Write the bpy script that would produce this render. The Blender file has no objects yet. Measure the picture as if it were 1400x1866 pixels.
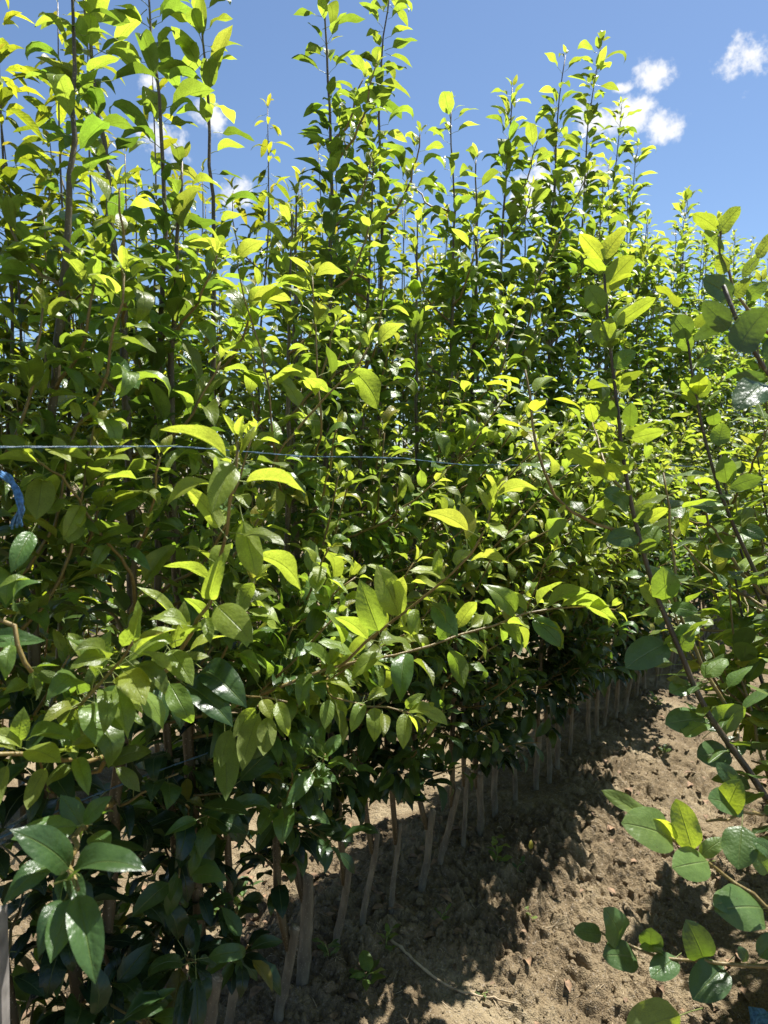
import bpy, math, random
import numpy as np
from mathutils import Vector, Matrix

SC = bpy.context.scene
COL = SC.collection
R = math.radians
rng = random.Random(11)

# ------------------------------------------------------------------ camera
CAM_H, PITCH, FPX = 1.40, R(3.24), 1308.0        # FPX: focal length in pixels of the 1400 px wide photograph
cd = bpy.data.cameras.new('camera')
cam = bpy.data.objects.new('camera', cd)
COL.objects.link(cam)
cam.location = (0, 0, CAM_H)
cam.rotation_euler = (math.pi / 2 - PITCH, 0, 0)
cd.sensor_fit = 'VERTICAL'
cd.sensor_height = 36.0
cd.lens = 36.0 * FPX / 1866.0
cd.clip_start = 0.05
cd.clip_end = 2000
cd.dof.use_dof = True
cd.dof.focus_distance = 1.9
cd.dof.aperture_fstop = 8.0
SC.camera = cam

# ------------------------------------------------------------------ sky, sun, exposure
SUN_AZ, SUN_EL = R(46), R(66)                    # azimuth measured from the viewing direction (+Y) towards +X
world = bpy.data.worlds.new('World')
SC.world = world
world.use_nodes = True
SKY_STRENGTH = 0.069
SUN_STRENGTH = 5.0


def build_world():
    nt = world.node_tree
    N, L = nt.nodes, nt.links
    N.clear()
    out = N.new('ShaderNodeOutputWorld')
    bg = N.new('ShaderNodeBackground')
    bg.inputs['Strength'].default_value = SKY_STRENGTH
    sky = N.new('ShaderNodeTexSky')
    sky.sky_type = 'NISHITA'
    sky.sun_disc = False
    sky.sun_elevation = SUN_EL
    sky.sun_rotation = SUN_AZ
    sky.altitude = 100
    sky.air_density = 1.0
    sky.dust_density = 0.35
    sky.ozone_density = 4.5
    tc = N.new('ShaderNodeTexCoord')
    nrm = N.new('ShaderNodeVectorMath')
    nrm.operation = 'NORMALIZE'
    L.new(tc.outputs['Generated'], nrm.inputs[0])
    # billowy edge noise
    no = N.new('ShaderNodeTexNoise')
    no.inputs['Scale'].default_value = 34
    no.inputs['Detail'].default_value = 7
    no.inputs['Roughness'].default_value = 0.62
    L.new(nrm.outputs[0], no.inputs['Vector'])
    prev = None
    # fair weather cumulus: direction (azimuth, elevation in degrees), angular size, flatness
    clouds = [(26.2, 26.7, 1.9, 1.2), (20.1, 26.7, 1.35, 1.0), (17.8, 26.2, .8, 2.0), (15.9, 24.4, 2.0, 1.7), (18.4, 24.4, 2.3, 1.6), (20.8, 23.7, 1.9, 1.6),
              (12.0, 20.6, 3.0, 1.3), (14.5, 21.0, 2.4, 1.6), (-13.0, 25.0, 1.3, 1.0), (-16.4, 23.0, 2.1, 1.3), (-11.4, 20.2, 1.6, 1.2),
              (-17.4, 26.6, .9, 1.6), (58, 30, 6, 1.8), (76, 22, 8, 2.2), (112, 34, 7, 1.9), (150, 24, 9, 2.2), (-62, 26, 7, 2.0), (-96, 33, 6, 1.8), (-140, 22, 9, 2.2)]
    for az, el, size, flat in clouds:
        a, e = R(az), R(el)
        d = Vector((math.sin(a) * math.cos(e), math.cos(a) * math.cos(e), math.sin(e)))
        sub = N.new('ShaderNodeVectorMath'); sub.operation = 'SUBTRACT'
        L.new(nrm.outputs[0], sub.inputs[0]); sub.inputs[1].default_value = d
        mul = N.new('ShaderNodeVectorMath'); mul.operation = 'MULTIPLY'
        L.new(sub.outputs[0], mul.inputs[0]); k = 1 / R(size); mul.inputs[1].default_value = (k, k, k * flat)
        ln = N.new('ShaderNodeVectorMath'); ln.operation = 'LENGTH'
        L.new(mul.outputs[0], ln.inputs[0])
        if prev is None:
            prev = ln.outputs['Value']
        else:
            mn = N.new('ShaderNodeMath'); mn.operation = 'MINIMUM'
            L.new(prev, mn.inputs[0]); L.new(ln.outputs['Value'], mn.inputs[1])
            prev = mn.outputs[0]
    # mask = smoothstep(noise*k - dist)
    ma = N.new('ShaderNodeMath'); ma.operation = 'MULTIPLY_ADD'
    L.new(no.outputs['Fac'], ma.inputs[0]); ma.inputs[1].default_value = 3.2; ma.inputs[2].default_value = -0.95
    sb = N.new('ShaderNodeMath'); sb.operation = 'SUBTRACT'
    L.new(ma.outputs[0], sb.inputs[0]); L.new(prev, sb.inputs[1])
    mr = N.new('ShaderNodeMapRange'); mr.interpolation_type = 'SMOOTHSTEP'
    mr.inputs['From Min'].default_value = -0.25; mr.inputs['From Max'].default_value = 0.55
    L.new(sb.outputs[0], mr.inputs['Value'])
    mix = N.new('ShaderNodeMix'); mix.data_type = 'RGBA'
    L.new(mr.outputs['Result'], mix.inputs['Factor'])
    L.new(sky.outputs['Color'], mix.inputs[6])
    mix.inputs[7].default_value = (7.0, 7.1, 7.3, 1)
    L.new(mix.outputs[2], bg.inputs['Color'])
    L.new(bg.outputs[0], out.inputs['Surface'])


build_world()
sd = bpy.data.lights.new('sun', 'SUN')
sd.energy = SUN_STRENGTH
sd.angle = R(0.53)
sd.color = (1.0, 0.965, 0.91)
sun = bpy.data.objects.new('sun', sd)
COL.objects.link(sun)
sun_dir = Vector((math.sin(SUN_AZ) * math.cos(SUN_EL), math.cos(SUN_AZ) * math.cos(SUN_EL), math.sin(SUN_EL)))
sun.rotation_euler = (-sun_dir).to_track_quat('-Z', 'Y').to_euler()
sun.location = sun_dir * 30

SC.render.engine = 'CYCLES'
SC.cycles.use_denoising = True
SC.cycles.max_bounces = 10
SC.cycles.diffuse_bounces = 5
SC.cycles.glossy_bounces = 3
SC.cycles.transmission_bounces = 8
SC.cycles.sample_clamp_indirect = 6
SC.view_settings.view_transform = 'Standard'
SC.view_settings.look = 'None'
SC.view_settings.gamma = 1
SC.view_settings.use_curve_mapping = False
SC.view_settings.exposure = 1.12

# ------------------------------------------------------------------ frames of reference
ROW = R(35.6)                                    # the rows run this far to the right of the viewing direction
SA, CA = math.sin(ROW), math.cos(ROW)
P_LEFT, P_RIGHT, PITCH_ROW = -1.25, 0.25, 1.5    # distance of the rows from the camera, across the rows
FWD = Vector((0, math.cos(PITCH), -math.sin(PITCH)))
UPV = Vector((0, math.sin(PITCH), math.cos(PITCH)))
RGT = Vector((1, 0, 0))
CAM = Vector((0, 0, CAM_H))


def at(px, py, depth):
    """point of the place seen at a pixel of the 1400x1866 photograph, at a distance along the view axis"""
    return CAM + depth * (FWD + RGT * ((px - 700) / FPX) + UPV * ((933 - py) / FPX))


def rowpt(p, t, z=0.0):
    return Vector((CA * p + SA * t, -SA * p + CA * t, z))


def depth_of(p, t):
    return -SA * p + CA * t


# ------------------------------------------------------------------ noise
def vnoise(x, y, seed=0):
    xi = np.floor(x).astype(np.int64); yi = np.floor(y).astype(np.int64)
    fx = x - xi; fy = y - yi
    fx = fx * fx * (3 - 2 * fx); fy = fy * fy * (3 - 2 * fy)

    def h(a, b):
        n = (a * 374761393 + b * 668265263 + seed * 974634777) & 0xFFFFFFFF
        n = ((n ^ (n >> 13)) * 1274126177) & 0xFFFFFFFF
        n = n ^ (n >> 16)
        return (n & 0xFFFF) / 65535.0
    a = h(xi, yi); b = h(xi + 1, yi); c = h(xi, yi + 1); d = h(xi + 1, yi + 1)
    return (a * (1 - fx) + b * fx) * (1 - fy) + (c * (1 - fx) + d * fx) * fy - 0.5


def ground_z(p, t):
    p = np.asarray(p, dtype=float); t = np.asarray(t, dtype=float)
    ph = (p - P_LEFT + 0.10 * vnoise(p * 1.3, t * 1.3, 7)) / PITCH_ROW
    c = 0.5 - 0.5 * np.cos(2 * math.pi * ph)
    z = -0.15 * c ** 1.25
    near = np.exp(-((p + 0.6) / 3.0) ** 2) * np.exp(-(np.maximum(t - 2, 0) / 12) ** 2)
    slope = np.sin(np.pi * c) ** 2                      # ridge flanks crumble most
    z = z + near * (0.070 * vnoise(p * 2.6, t * 2.6, 1) * (0.5 + slope) + 0.060 * vnoise(p * 6, t * 6, 2) * (0.4 + slope))
    b1 = np.abs(vnoise(p * 15, t * 15, 3)) * 2
    b2 = np.abs(vnoise(p * 34 + 3 * vnoise(p * 9, t * 9, 9), t * 34, 4)) * 2
    b3 = np.abs(vnoise(p * 75, t * 75, 5)) * 2
    msk = np.clip(0.55 + 1.3 * vnoise(p * 3.1, t * 3.1, 6), 0.12, 1.2)
    b4 = np.abs(vnoise(p * 135 + 2 * b1, t * 135, 8)) * 2
    crack = 1 - np.clip(np.abs(vnoise(p * 11 + 2 * vnoise(p * 23, t * 23, 12), t * 11, 11)) * 14, 0, 1)
    z = z + near * (msk * (0.050 * b1 + 0.034 * b2 + 0.017 * b3) + 0.0075 * b4 - 0.016 * crack * msk)
    return z


def gz(p, t):
    return float(ground_z(np.array([p]), np.array([t]))[0])


def to_pt(x, y):
    return CA * x - SA * y, SA * x + CA * y


def gzw(x, y):
    return gz(*to_pt(x, y))


# ------------------------------------------------------------------ materials
def mat(name):
    m = bpy.data.materials.new(name)
    m.use_nodes = True
    nt = m.node_tree
    b = nt.nodes['Principled BSDF']
    return m, nt.nodes, nt.links, b


def ramp(N, stops):
    r = N.new('ShaderNodeValToRGB')
    e = r.color_ramp.elements
    e[0].position, e[0].color = stops[0][0], (*stops[0][1], 1)
    e[1].position, e[1].color = stops[-1][0], (*stops[-1][1], 1)
    for p, c in stops[1:-1]:
        x = e.new(p); x.color = (*c, 1)
    return r


def mth(N, L, op, a, b=None, c=None):
    n = N.new('ShaderNodeMath'); n.operation = op
    for i, v in enumerate((a, b, c)):
        if v is None:
            continue
        if isinstance(v, (int, float)):
            n.inputs[i].default_value = v
        else:
            L.new(v, n.inputs[i])
    return n.outputs[0]


def mixc(N, L, f, a, b, mode='MIX'):
    n = N.new('ShaderNodeMix'); n.data_type = 'RGBA'; n.blend_type = mode
    for i, v in ((0, f), (6, a), (7, b)):
        if isinstance(v, (int, float)):
            n.inputs[i].default_value = v
        elif isinstance(v, tuple):
            n.inputs[i].default_value = (*v, 1)
        else:
            L.new(v, n.inputs[i])
    return n.outputs[2]


def leaf_material(name, pal, per_object=True, nveins=8.5, corrugate=0.10, rough=0.36):
    """leaf blade: glossy upper side, matt paler lower side, light coming through; age and tone come with each leaf"""
    m, N, L, b = mat(name)
    if per_object:
        oi = N.new('ShaderNodeObjectInfo'); colour = oi.outputs['Color']; rnd = oi.outputs['Random']
    else:
        at_ = N.new('ShaderNodeVertexColor'); at_.layer_name = 'leaf_age'; colour = at_.outputs['Color']
    sep = N.new('ShaderNodeSeparateColor'); L.new(colour, sep.inputs[0])
    age, tone, yel = sep.outputs[0], sep.outputs[1], sep.outputs[2]
    uv = N.new('ShaderNodeUVMap')
    sx = N.new('ShaderNodeSeparateXYZ'); L.new(uv.outputs[0], sx.inputs[0])
    u = mth(N, L, 'ABSOLUTE', mth(N, L, 'MULTIPLY_ADD', sx.outputs[0], 2.0, -1.0))
    v = sx.outputs[1]
    mid = mth(N, L, 'SUBTRACT', 1.0, mth(N, L, 'SMOOTH_MIN', mth(N, L, 'MULTIPLY', u, 17.0), 1.0, 0.25))
    mid = mth(N, L, 'MAXIMUM', mid, 0.0)
    # lateral veins run forward from the midrib in a curve
    ph = mth(N, L, 'SUBTRACT', mth(N, L, 'MULTIPLY', v, nveins), mth(N, L, 'MULTIPLY', mth(N, L, 'POWER', u, 0.8), 1.7))
    tri = mth(N, L, 'ABSOLUTE', mth(N, L, 'SUBTRACT', mth(N, L, 'FRACT', ph), 0.5))        # 0 on a vein .. 0.5 between
    lat = mth(N, L, 'MAXIMUM', mth(N, L, 'SUBTRACT', 1.0, mth(N, L, 'MULTIPLY', tri, 9.0)), 0.0)
    lat = mth(N, L, 'MULTIPLY', lat, mth(N, L, 'SUBTRACT', 1.0, mth(N, L, 'MULTIPLY', u, 0.7)))
    vein = mth(N, L, 'MINIMUM', mth(N, L, 'ADD', mid, mth(N, L, 'MULTIPLY', lat, 0.12)), 1.0)
    tc = N.new('ShaderNodeTexCoord')
    no = N.new('ShaderNodeTexNoise'); no.inputs['Scale'].default_value = 4.0; no.inputs['Detail'].default_value = 4
    L.new(tc.outputs['Object'], no.inputs['Vector'])
    mot = mth(N, L, 'MULTIPLY_ADD', no.outputs['Fac'], 0.7, 0.65)
    tn = mth(N, L, 'MULTIPLY', mot, mth(N, L, 'MULTIPLY_ADD', tone, 0.8, 0.6))
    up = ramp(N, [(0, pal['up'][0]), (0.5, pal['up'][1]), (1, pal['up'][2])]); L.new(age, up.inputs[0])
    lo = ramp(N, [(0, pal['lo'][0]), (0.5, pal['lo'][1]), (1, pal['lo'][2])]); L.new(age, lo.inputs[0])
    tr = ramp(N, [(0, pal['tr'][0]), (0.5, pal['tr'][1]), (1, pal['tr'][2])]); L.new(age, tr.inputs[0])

    def tint(c):
        c = mixc(N, L, 1.0, c, _grey(N, L, tn), 'MULTIPLY')
        return c
    geo = N.new('ShaderNodeNewGeometry')
    upc = mixc(N, L, mth(N, L, 'MULTIPLY', vein, 0.55), tint(up.outputs[0]), pal['vein'])
    loc = mixc(N, L, mth(N, L, 'MULTIPLY', vein, 0.5), tint(lo.outputs[0]), pal['vein_lo'])
    trc = mixc(N, L, mth(N, L, 'MULTIPLY', yel, 0.8), tint(tr.outputs[0]), pal['yellow'])
    upc = mixc(N, L, mth(N, L, 'MULTIPLY', yel, 0.7), upc, pal['yellow_up'])
    trc = mixc(N, L, mth(N, L, 'MULTIPLY', vein, 0.4), trc, (0.12, 0.17, 0.01))
    cell = N.new('ShaderNodeTexVoronoi'); cell.feature = 'DISTANCE_TO_EDGE'; cell.inputs['Scale'].default_value = 26
    L.new(tc.outputs['Object'], cell.inputs['Vector'])
    net = mth(N, L, 'SUBTRACT', 1.0, mth(N, L, 'MINIMUM', mth(N, L, 'MULTIPLY', cell.outputs['Distance'], 7.0), 1.0))
    trc = mixc(N, L, mth(N, L, 'MULTIPLY', net, 0.38), trc, (0.10, 0.15, 0.01))
    # a few brown specks on old or yellowed leaves
    sp = N.new('ShaderNodeTexNoise'); sp.inputs['Scale'].default_value = 22; sp.inputs['Detail'].default_value = 2
    L.new(tc.outputs['Object'], sp.inputs['Vector'])
    spm = mth(N, L, 'GREATER_THAN', mth(N, L, 'ADD', sp.outputs['Fac'], mth(N, L, 'MULTIPLY', yel, 0.06)), 0.735)
    upc = mixc(N, L, mth(N, L, 'MULTIPLY', spm, 0.7), upc, (0.07, 0.035, 0.015))
    trc = mixc(N, L, mth(N, L, 'MULTIPLY', spm, 0.8), trc, (0.05, 0.025, 0.008))
    base = mixc(N, L, geo.outputs['Backfacing'], upc, loc)
    L.new(base, b.inputs['Base Color'])
    L.new(mth(N, L, 'MULTIPLY_ADD', geo.outputs['Backfacing'], 0.32, mth(N, L, 'MULTIPLY_ADD', age, -0.12, mth(N, L, 'MULTIPLY_ADD', no.outputs['Fac'], 0.22, rough - 0.06))), b.inputs['Roughness'])
    b.inputs['IOR'].default_value = 1.45
    L.new(mth(N, L, 'MULTIPLY_ADD', geo.outputs['Backfacing'], -0.3, 0.6), b.inputs['Specular IOR Level'])
    # relief: blade puffs up between the veins
    hgt = mth(N, L, 'ADD', mth(N, L, 'MULTIPLY', mth(N, L, 'SINE', mth(N, L, 'MULTIPLY', tri, 3.1416)), corrugate * 0.5),
              mth(N, L, 'MULTIPLY', mid, -0.6))
    no2 = N.new('ShaderNodeTexNoise'); no2.inputs['Scale'].default_value = 14; no2.inputs['Detail'].default_value = 3
    L.new(tc.outputs['Object'], no2.inputs['Vector'])
    hgt = mth(N, L, 'ADD', hgt, mth(N, L, 'MULTIPLY', no2.outputs['Fac'], 0.35))
    bp = N.new('ShaderNodeBump'); bp.inputs['Strength'].default_value = 0.5; bp.inputs['Distance'].default_value = 0.006
    L.new(hgt, bp.inputs['Height'])
    L.new(bp.outputs[0], b.inputs['Normal'])
    tb = N.new('ShaderNodeBsdfTranslucent')
    L.new(trc, tb.inputs['Color']); L.new(bp.outputs[0], tb.inputs['Normal'])
    mx = N.new('ShaderNodeMixShader')
    L.new(mth(N, L, 'MULTIPLY_ADD', age, -0.25, 0.54), mx.inputs[0])
    L.new(b.outputs[0], mx.inputs[1]); L.new(tb.outputs[0], mx.inputs[2])
    out = N['Material Output']
    L.new(mx.outputs[0], out.inputs['Surface'])
    return m


def _grey(N, L, v):
    c = N.new('ShaderNodeCombineColor')
    for i in range(3):
        L.new(v, c.inputs[i])
    return c.outputs[0]


PEAR = dict(up=[(.22, .27, .038), (.080, .152, .036), (.013, .034, .018)],  # oldest tones are darkened beyond leaf age to deepen the shade low down
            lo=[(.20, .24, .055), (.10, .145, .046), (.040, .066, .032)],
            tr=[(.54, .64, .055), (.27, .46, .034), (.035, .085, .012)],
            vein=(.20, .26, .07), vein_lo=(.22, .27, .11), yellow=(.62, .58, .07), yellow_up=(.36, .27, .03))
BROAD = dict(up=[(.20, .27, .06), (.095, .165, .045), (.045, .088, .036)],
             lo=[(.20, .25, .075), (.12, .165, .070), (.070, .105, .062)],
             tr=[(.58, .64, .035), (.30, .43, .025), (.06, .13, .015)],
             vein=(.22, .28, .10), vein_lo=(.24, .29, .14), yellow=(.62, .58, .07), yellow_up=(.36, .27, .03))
CHERRY = dict(up=[(.15, .19, .03), (.06, .115, .024), (.022, .052, .016)],
              lo=[(.18, .22, .05), (.11, .16, .05), (.085, .13, .05)],
              tr=[(.60, .60, .03), (.32, .44, .02), (.09, .17, .012)],
              vein=(.16, .22, .05), vein_lo=(.20, .25, .09), yellow=(.75, .50, .05), yellow_up=(.34, .22, .04))
M_PEAR = leaf_material('pear_leaf', PEAR)
M_PEAR_MASS = leaf_material('pear_leaf_far', PEAR, per_object=False)
M_BROAD = leaf_material('broad_leaf', BROAD, rough=0.36)
M_CHERRY = leaf_material('cherry_leaf', CHERRY, nveins=11, corrugate=0.45)
M_CHERRY_MASS = leaf_material('cherry_leaf_far', CHERRY, per_object=False, nveins=11, corrugate=0.45)

m, N, L, b = mat('petiole')
b.inputs['Base Color'].default_value = (.22, .27, .07, 1); b.inputs['Roughness'].default_value = .45
M_PET = m


def bark(name, c0, c1, c2, rough, scale, spots):
    m, N, L, b = mat(name)
    tc = N.new('ShaderNodeTexCoord')
    n1 = N.new('ShaderNodeTexNoise'); n1.inputs['Scale'].default_value = scale; n1.inputs['Detail'].default_value = 6
    mp = N.new('ShaderNodeMapping'); mp.inputs['Scale'].default_value = (1, 1, 0.35)
    L.new(tc.outputs['Object'], mp.inputs[0]); L.new(mp.outputs[0], n1.inputs['Vector'])
    rp = ramp(N, [(.3, c0), (.52, c1), (.72, c2)]); L.new(n1.outputs['Fac'], rp.inputs[0])
    vo = N.new('ShaderNodeTexVoronoi'); vo.inputs['Scale'].default_value = 130
    L.new(tc.outputs['Object'], vo.inputs['Vector'])
    lm = mth(N, L, 'LESS_THAN', vo.outputs['Distance'], 0.2)
    c = mixc(N, L, mth(N, L, 'MULTIPLY', lm, spots), rp.outputs[0], (.36, .30, .22))
    L.new(c, b.inputs['Base Color']); b.inputs['Roughness'].default_value = rough
    n2 = N.new('ShaderNodeTexNoise'); n2.inputs['Scale'].default_value = 220; n2.inputs['Detail'].default_value = 4
    L.new(mp.outputs[0], n2.inputs['Vector'])
    h = mth(N, L, 'ADD', n2.outputs['Fac'], mth(N, L, 'MULTIPLY', n1.outputs['Fac'], 1.2))
    bp = N.new('ShaderNodeBump'); bp.inputs['Strength'].default_value = .5; bp.inputs['Distance'].default_value = .003
    L.new(h, bp.inputs['Height']); L.new(bp.outputs[0], b.inputs['Normal'])
    return m


M_TRUNK = bark('scion_bark', (.060, .047, .025), (.105, .082, .042), (.15, .12, .062), .48, 26, .55)
M_TWIG = bark('twig_bark', (.14, .095, .030), (.20, .145, .045), (.25, .19, .07), .45, 40, .3)
M_STOCK = bark('rootstock_bark', (.095, .080, .054), (.175, .150, .102), (.255, .222, .155), .8, 45, .45)
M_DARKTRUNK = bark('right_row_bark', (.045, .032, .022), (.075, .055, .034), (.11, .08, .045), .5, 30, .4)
m, N, L, b = mat('cut_wood')
b.inputs['Base Color'].default_value = (.42, .35, .25, 1); b.inputs['Roughness'].default_value = .8
tc = N.new('ShaderNodeTexCoord'); n1 = N.new('ShaderNodeTexNoise'); n1.inputs['Scale'].default_value = 160; n1.inputs['Detail'].default_value = 5
L.new(tc.outputs['Object'], n1.inputs['Vector'])
rp = ramp(N, [(.35, (.20, .16, .11)), (.6, (.46, .39, .29))]); L.new(n1.outputs['Fac'], rp.inputs[0]); L.new(rp.outputs[0], b.inputs['Base Color'])
M_CUT = m


def soil_material():
    m, N, L, b = mat('dry_loam')
    geo = N.new('ShaderNodeNewGeometry')
    pos = geo.outputs['Position']
    n1 = N.new('ShaderNodeTexNoise'); n1.inputs['Scale'].default_value = 3.0; n1.inputs['Detail'].default_value = 8; n1.inputs['Roughness'].default_value = .65
    L.new(pos, n1.inputs['Vector'])
    rp = ramp(N, [(.30, (.105, .076, .045)), (.5, (.195, .148, .088)), (.68, (.31, .25, .155))]); L.new(n1.outputs['Fac'], rp.inputs[0])
    n3 = N.new('ShaderNodeTexNoise'); n3.inputs['Scale'].default_value = 130; n3.inputs['Detail'].default_value = 5
    L.new(pos, n3.inputs['Vector'])
    c = mixc(N, L, .5, rp.outputs[0], n3.outputs['Fac'], 'OVERLAY')
    vo = N.new('ShaderNodeTexVoronoi'); vo.inputs['Scale'].default_value = 210
    L.new(pos, vo.inputs['Vector'])
    peb = mth(N, L, 'GREATER_THAN', N_random(N, L, vo), .93)
    c = mixc(N, L, mth(N, L, 'MULTIPLY', peb, .35), c, (.36, .31, .25))
    L.new(c, b.inputs['Base Color'])
    b.inputs['Roughness'].default_value = .95
    b.inputs['Specular IOR Level'].default_value = .15
    n2 = N.new('ShaderNodeTexNoise'); n2.inputs['Scale'].default_value = 60; n2.inputs['Detail'].default_value = 8; n2.inputs['Roughness'].default_value = .7
    L.new(pos, n2.inputs['Vector'])
    h = mth(N, L, 'ADD', mth(N, L, 'MULTIPLY', n2.outputs['Fac'], 1.0), mth(N, L, 'MULTIPLY', vo.outputs['Distance'], .5))
    bp = N.new('ShaderNodeBump'); bp.inputs['Strength'].default_value = .9; bp.inputs['Distance'].default_value = .008
    L.new(h, bp.inputs['Height']); L.new(bp.outputs[0], b.inputs['Normal'])
    return m


def N_random(N, L, vo):
    s = N.new('ShaderNodeSeparateColor'); L.new(vo.outputs['Color'], s.inputs[0])
    return s.outputs[0]


M_SOIL = soil_material()


def plain(name, col, rough=.6, noise=0.25, scale=60):
    m, N, L, b = mat(name)
    tc = N.new('ShaderNodeTexCoord'); n1 = N.new('ShaderNodeTexNoise'); n1.inputs['Scale'].default_value = scale; n1.inputs['Detail'].default_value = 5
    L.new(tc.outputs['Object'], n1.inputs['Vector'])
    lo = tuple(x * (1 - noise) for x in col); hi = tuple(min(1, x * (1 + noise)) for x in col)
    rp = ramp(N, [(.35, lo), (.65, hi)]); L.new(n1.outputs['Fac'], rp.inputs[0]); L.new(rp.outputs[0], b.inputs['Base Color'])
    b.inputs['Roughness'].default_value = rough
    bp = N.new('ShaderNodeBump'); bp.inputs['Strength'].default_value = .3; bp.inputs['Distance'].default_value = .002
    L.new(n1.outputs['Fac'], bp.inputs['Height']); L.new(bp.outputs[0], b.inputs['Normal'])
    return m


M_TWINE = plain('blue_twine', (.08, .15, .22), .4, .3, 300)
M_ROPE = plain('blue_rope', (.07, .18, .38), .35, .45, 200)
M_STRAW = plain('dry_straw', (.38, .30, .19), .8, .35, 40)
M_DEAD = plain('dead_leaf', (.20, .125, .07), .8, .45, 50)
M_STAKE = plain('weathered_wood', (.22, .20, .18), .85, .3, 30)
M_DENIM = plain('blue_denim', (.10, .21, .36), .9, .35, 120)


# ------------------------------------------------------------------ mesh helpers
def link(name, mesh, parent=None, loc=None):
    o = bpy.data.objects.new(name, mesh)
    COL.objects.link(o)
    if parent is not None:
        o.parent = parent
    if loc is not None:
        o.location = loc
    return o


def tag(o, label=None, cat=None, group=None, kind=None):
    if label: o['label'] = label
    if cat: o['category'] = cat
    if group: o['group'] = group
    if kind: o['kind'] = kind
    return o


def thing(name, loc, label, cat, group=None):
    o = bpy.data.objects.new(name, None)
    o.empty_display_size = .05
    COL.objects.link(o)
    o.location = loc
    return tag(o, label, cat, group)


def mesh_from(name, v, f, mats, smooth=True, midx=None, uv=None):
    me = bpy.data.meshes.new(name)
    me.from_pydata(v, [], f)
    for m in mats:
        me.materials.append(m)
    if smooth:
        me.polygons.foreach_set('use_smooth', np.ones(len(f), dtype=bool))
    if midx is not None:
        me.polygons.foreach_set('material_index', np.array(midx, dtype=np.int32))
    if uv is not None:
        lay = me.uv_layers.new(name='UVMap')
        li = np.empty(len(me.loops), dtype=np.int32)
        me.loops.foreach_get('vertex_index', li)
        lay.data.foreach_set('uv', np.asarray(uv, dtype=np.float32)[li].ravel())
    me.update()
    return me


def tube(pts, radii, sides=8, cap=True, wob=0.0, rs=None):
    """verts, faces of a round tube along pts"""
    pts = [Vector(p) for p in pts]
    n = len(pts)
    V, F = [], []
    nrm = None
    for i in range(n):
        d = (pts[min(i + 1, n - 1)] - pts[max(i - 1, 0)])
        d = d.normalized() if d.length > 1e-9 else Vector((0, 0, 1))
        if nrm is None:
            nrm = d.orthogonal().normalized()
        else:
            nrm = (nrm - d * nrm.dot(d)).normalized()
        bi = d.cross(nrm)
        for k in range(sides):
            a = 2 * math.pi * k / sides
            r = radii[i] * (1 + (rs.uniform(-wob, wob) if rs and wob else 0))
            V.append(tuple(pts[i] + (nrm * math.cos(a) + bi * math.sin(a)) * r))
    for i in range(n - 1):
        for k in range(sides):
            a, b_ = i * sides + k, i * sides + (k + 1) % sides
            F.append((a, b_, b_ + sides, a + sides))
    if cap:
        F.append(tuple(range(sides - 1, -1, -1)))
        F.append(tuple((n - 1) * sides + k for k in range(sides)))
    return V, F


def smooth_path(pts, n):
    """Catmull-Rom through pts, n points evenly spread"""
    P = [Vector(p) for p in pts]
    if len(P) == 2:
        return [P[0].lerp(P[1], i / (n - 1)) for i in range(n)]
    Q = [P[0] * 2 - P[1]] + P + [P[-1] * 2 - P[-2]]
    dense = []
    for i in range(1, len(Q) - 2):
        for k in range(12):
            t = k / 12
            a, b_, c, d = Q[i - 1], Q[i], Q[i + 1], Q[i + 2]
            dense.append(.5 * ((2 * b_) + (c - a) * t + (2 * a - 5 * b_ + 4 * c - d) * t * t + (3 * b_ - a - 3 * c + d) * t ** 3))
    dense.append(P[-1])
    cum = [0]
    for i in range(1, len(dense)):
        cum.append(cum[-1] + (dense[i] - dense[i - 1]).length)
    out, j = [], 0
    for i in range(n):
        s = cum[-1] * i / (n - 1)
        while j < len(cum) - 2 and cum[j + 1] < s:
            j += 1
        seg = cum[j + 1] - cum[j]
        out.append(dense[j].lerp(dense[j + 1], (s - cum[j]) / seg if seg > 1e-9 else 0))
    return out


def path_len(P):
    return sum((P[i + 1] - P[i]).length for i in range(len(P) - 1))


def along(P, s):
    acc = 0
    for i in range(len(P) - 1):
        l = (P[i + 1] - P[i]).length
        if acc + l >= s or i == len(P) - 2:
            f = min(1, max(0, (s - acc) / max(l, 1e-9)))
            return P[i].lerp(P[i + 1], f), (P[i + 1] - P[i]).normalized()
        acc += l


# ------------------------------------------------------------------ leaf shapes (blade runs from the origin along +X, length 1, upper side +Z)
PROFILE = {
    'pear': ([0, .05, .14, .27, .42, .58, .73, .86, .95, 1], [.02, .36, .72, .96, 1, .92, .70, .38, .12, .0], .285),
    'broad': ([0, .05, .14, .27, .42, .58, .73, .86, .95, 1], [.02, .42, .75, .95, 1, .96, .82, .56, .27, .0], .345),
    'cherry': ([0, .05, .14, .27, .42, .58, .73, .86, .95, 1], [.02, .30, .62, .88, 1, .96, .76, .42, .15, .0], .185),
    'bud': ([0, .05, .14, .27, .42, .58, .73, .86, .95, 1], [.02, .4, .8, 1, .95, .8, .58, .34, .14, .0], .15),
}


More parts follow.
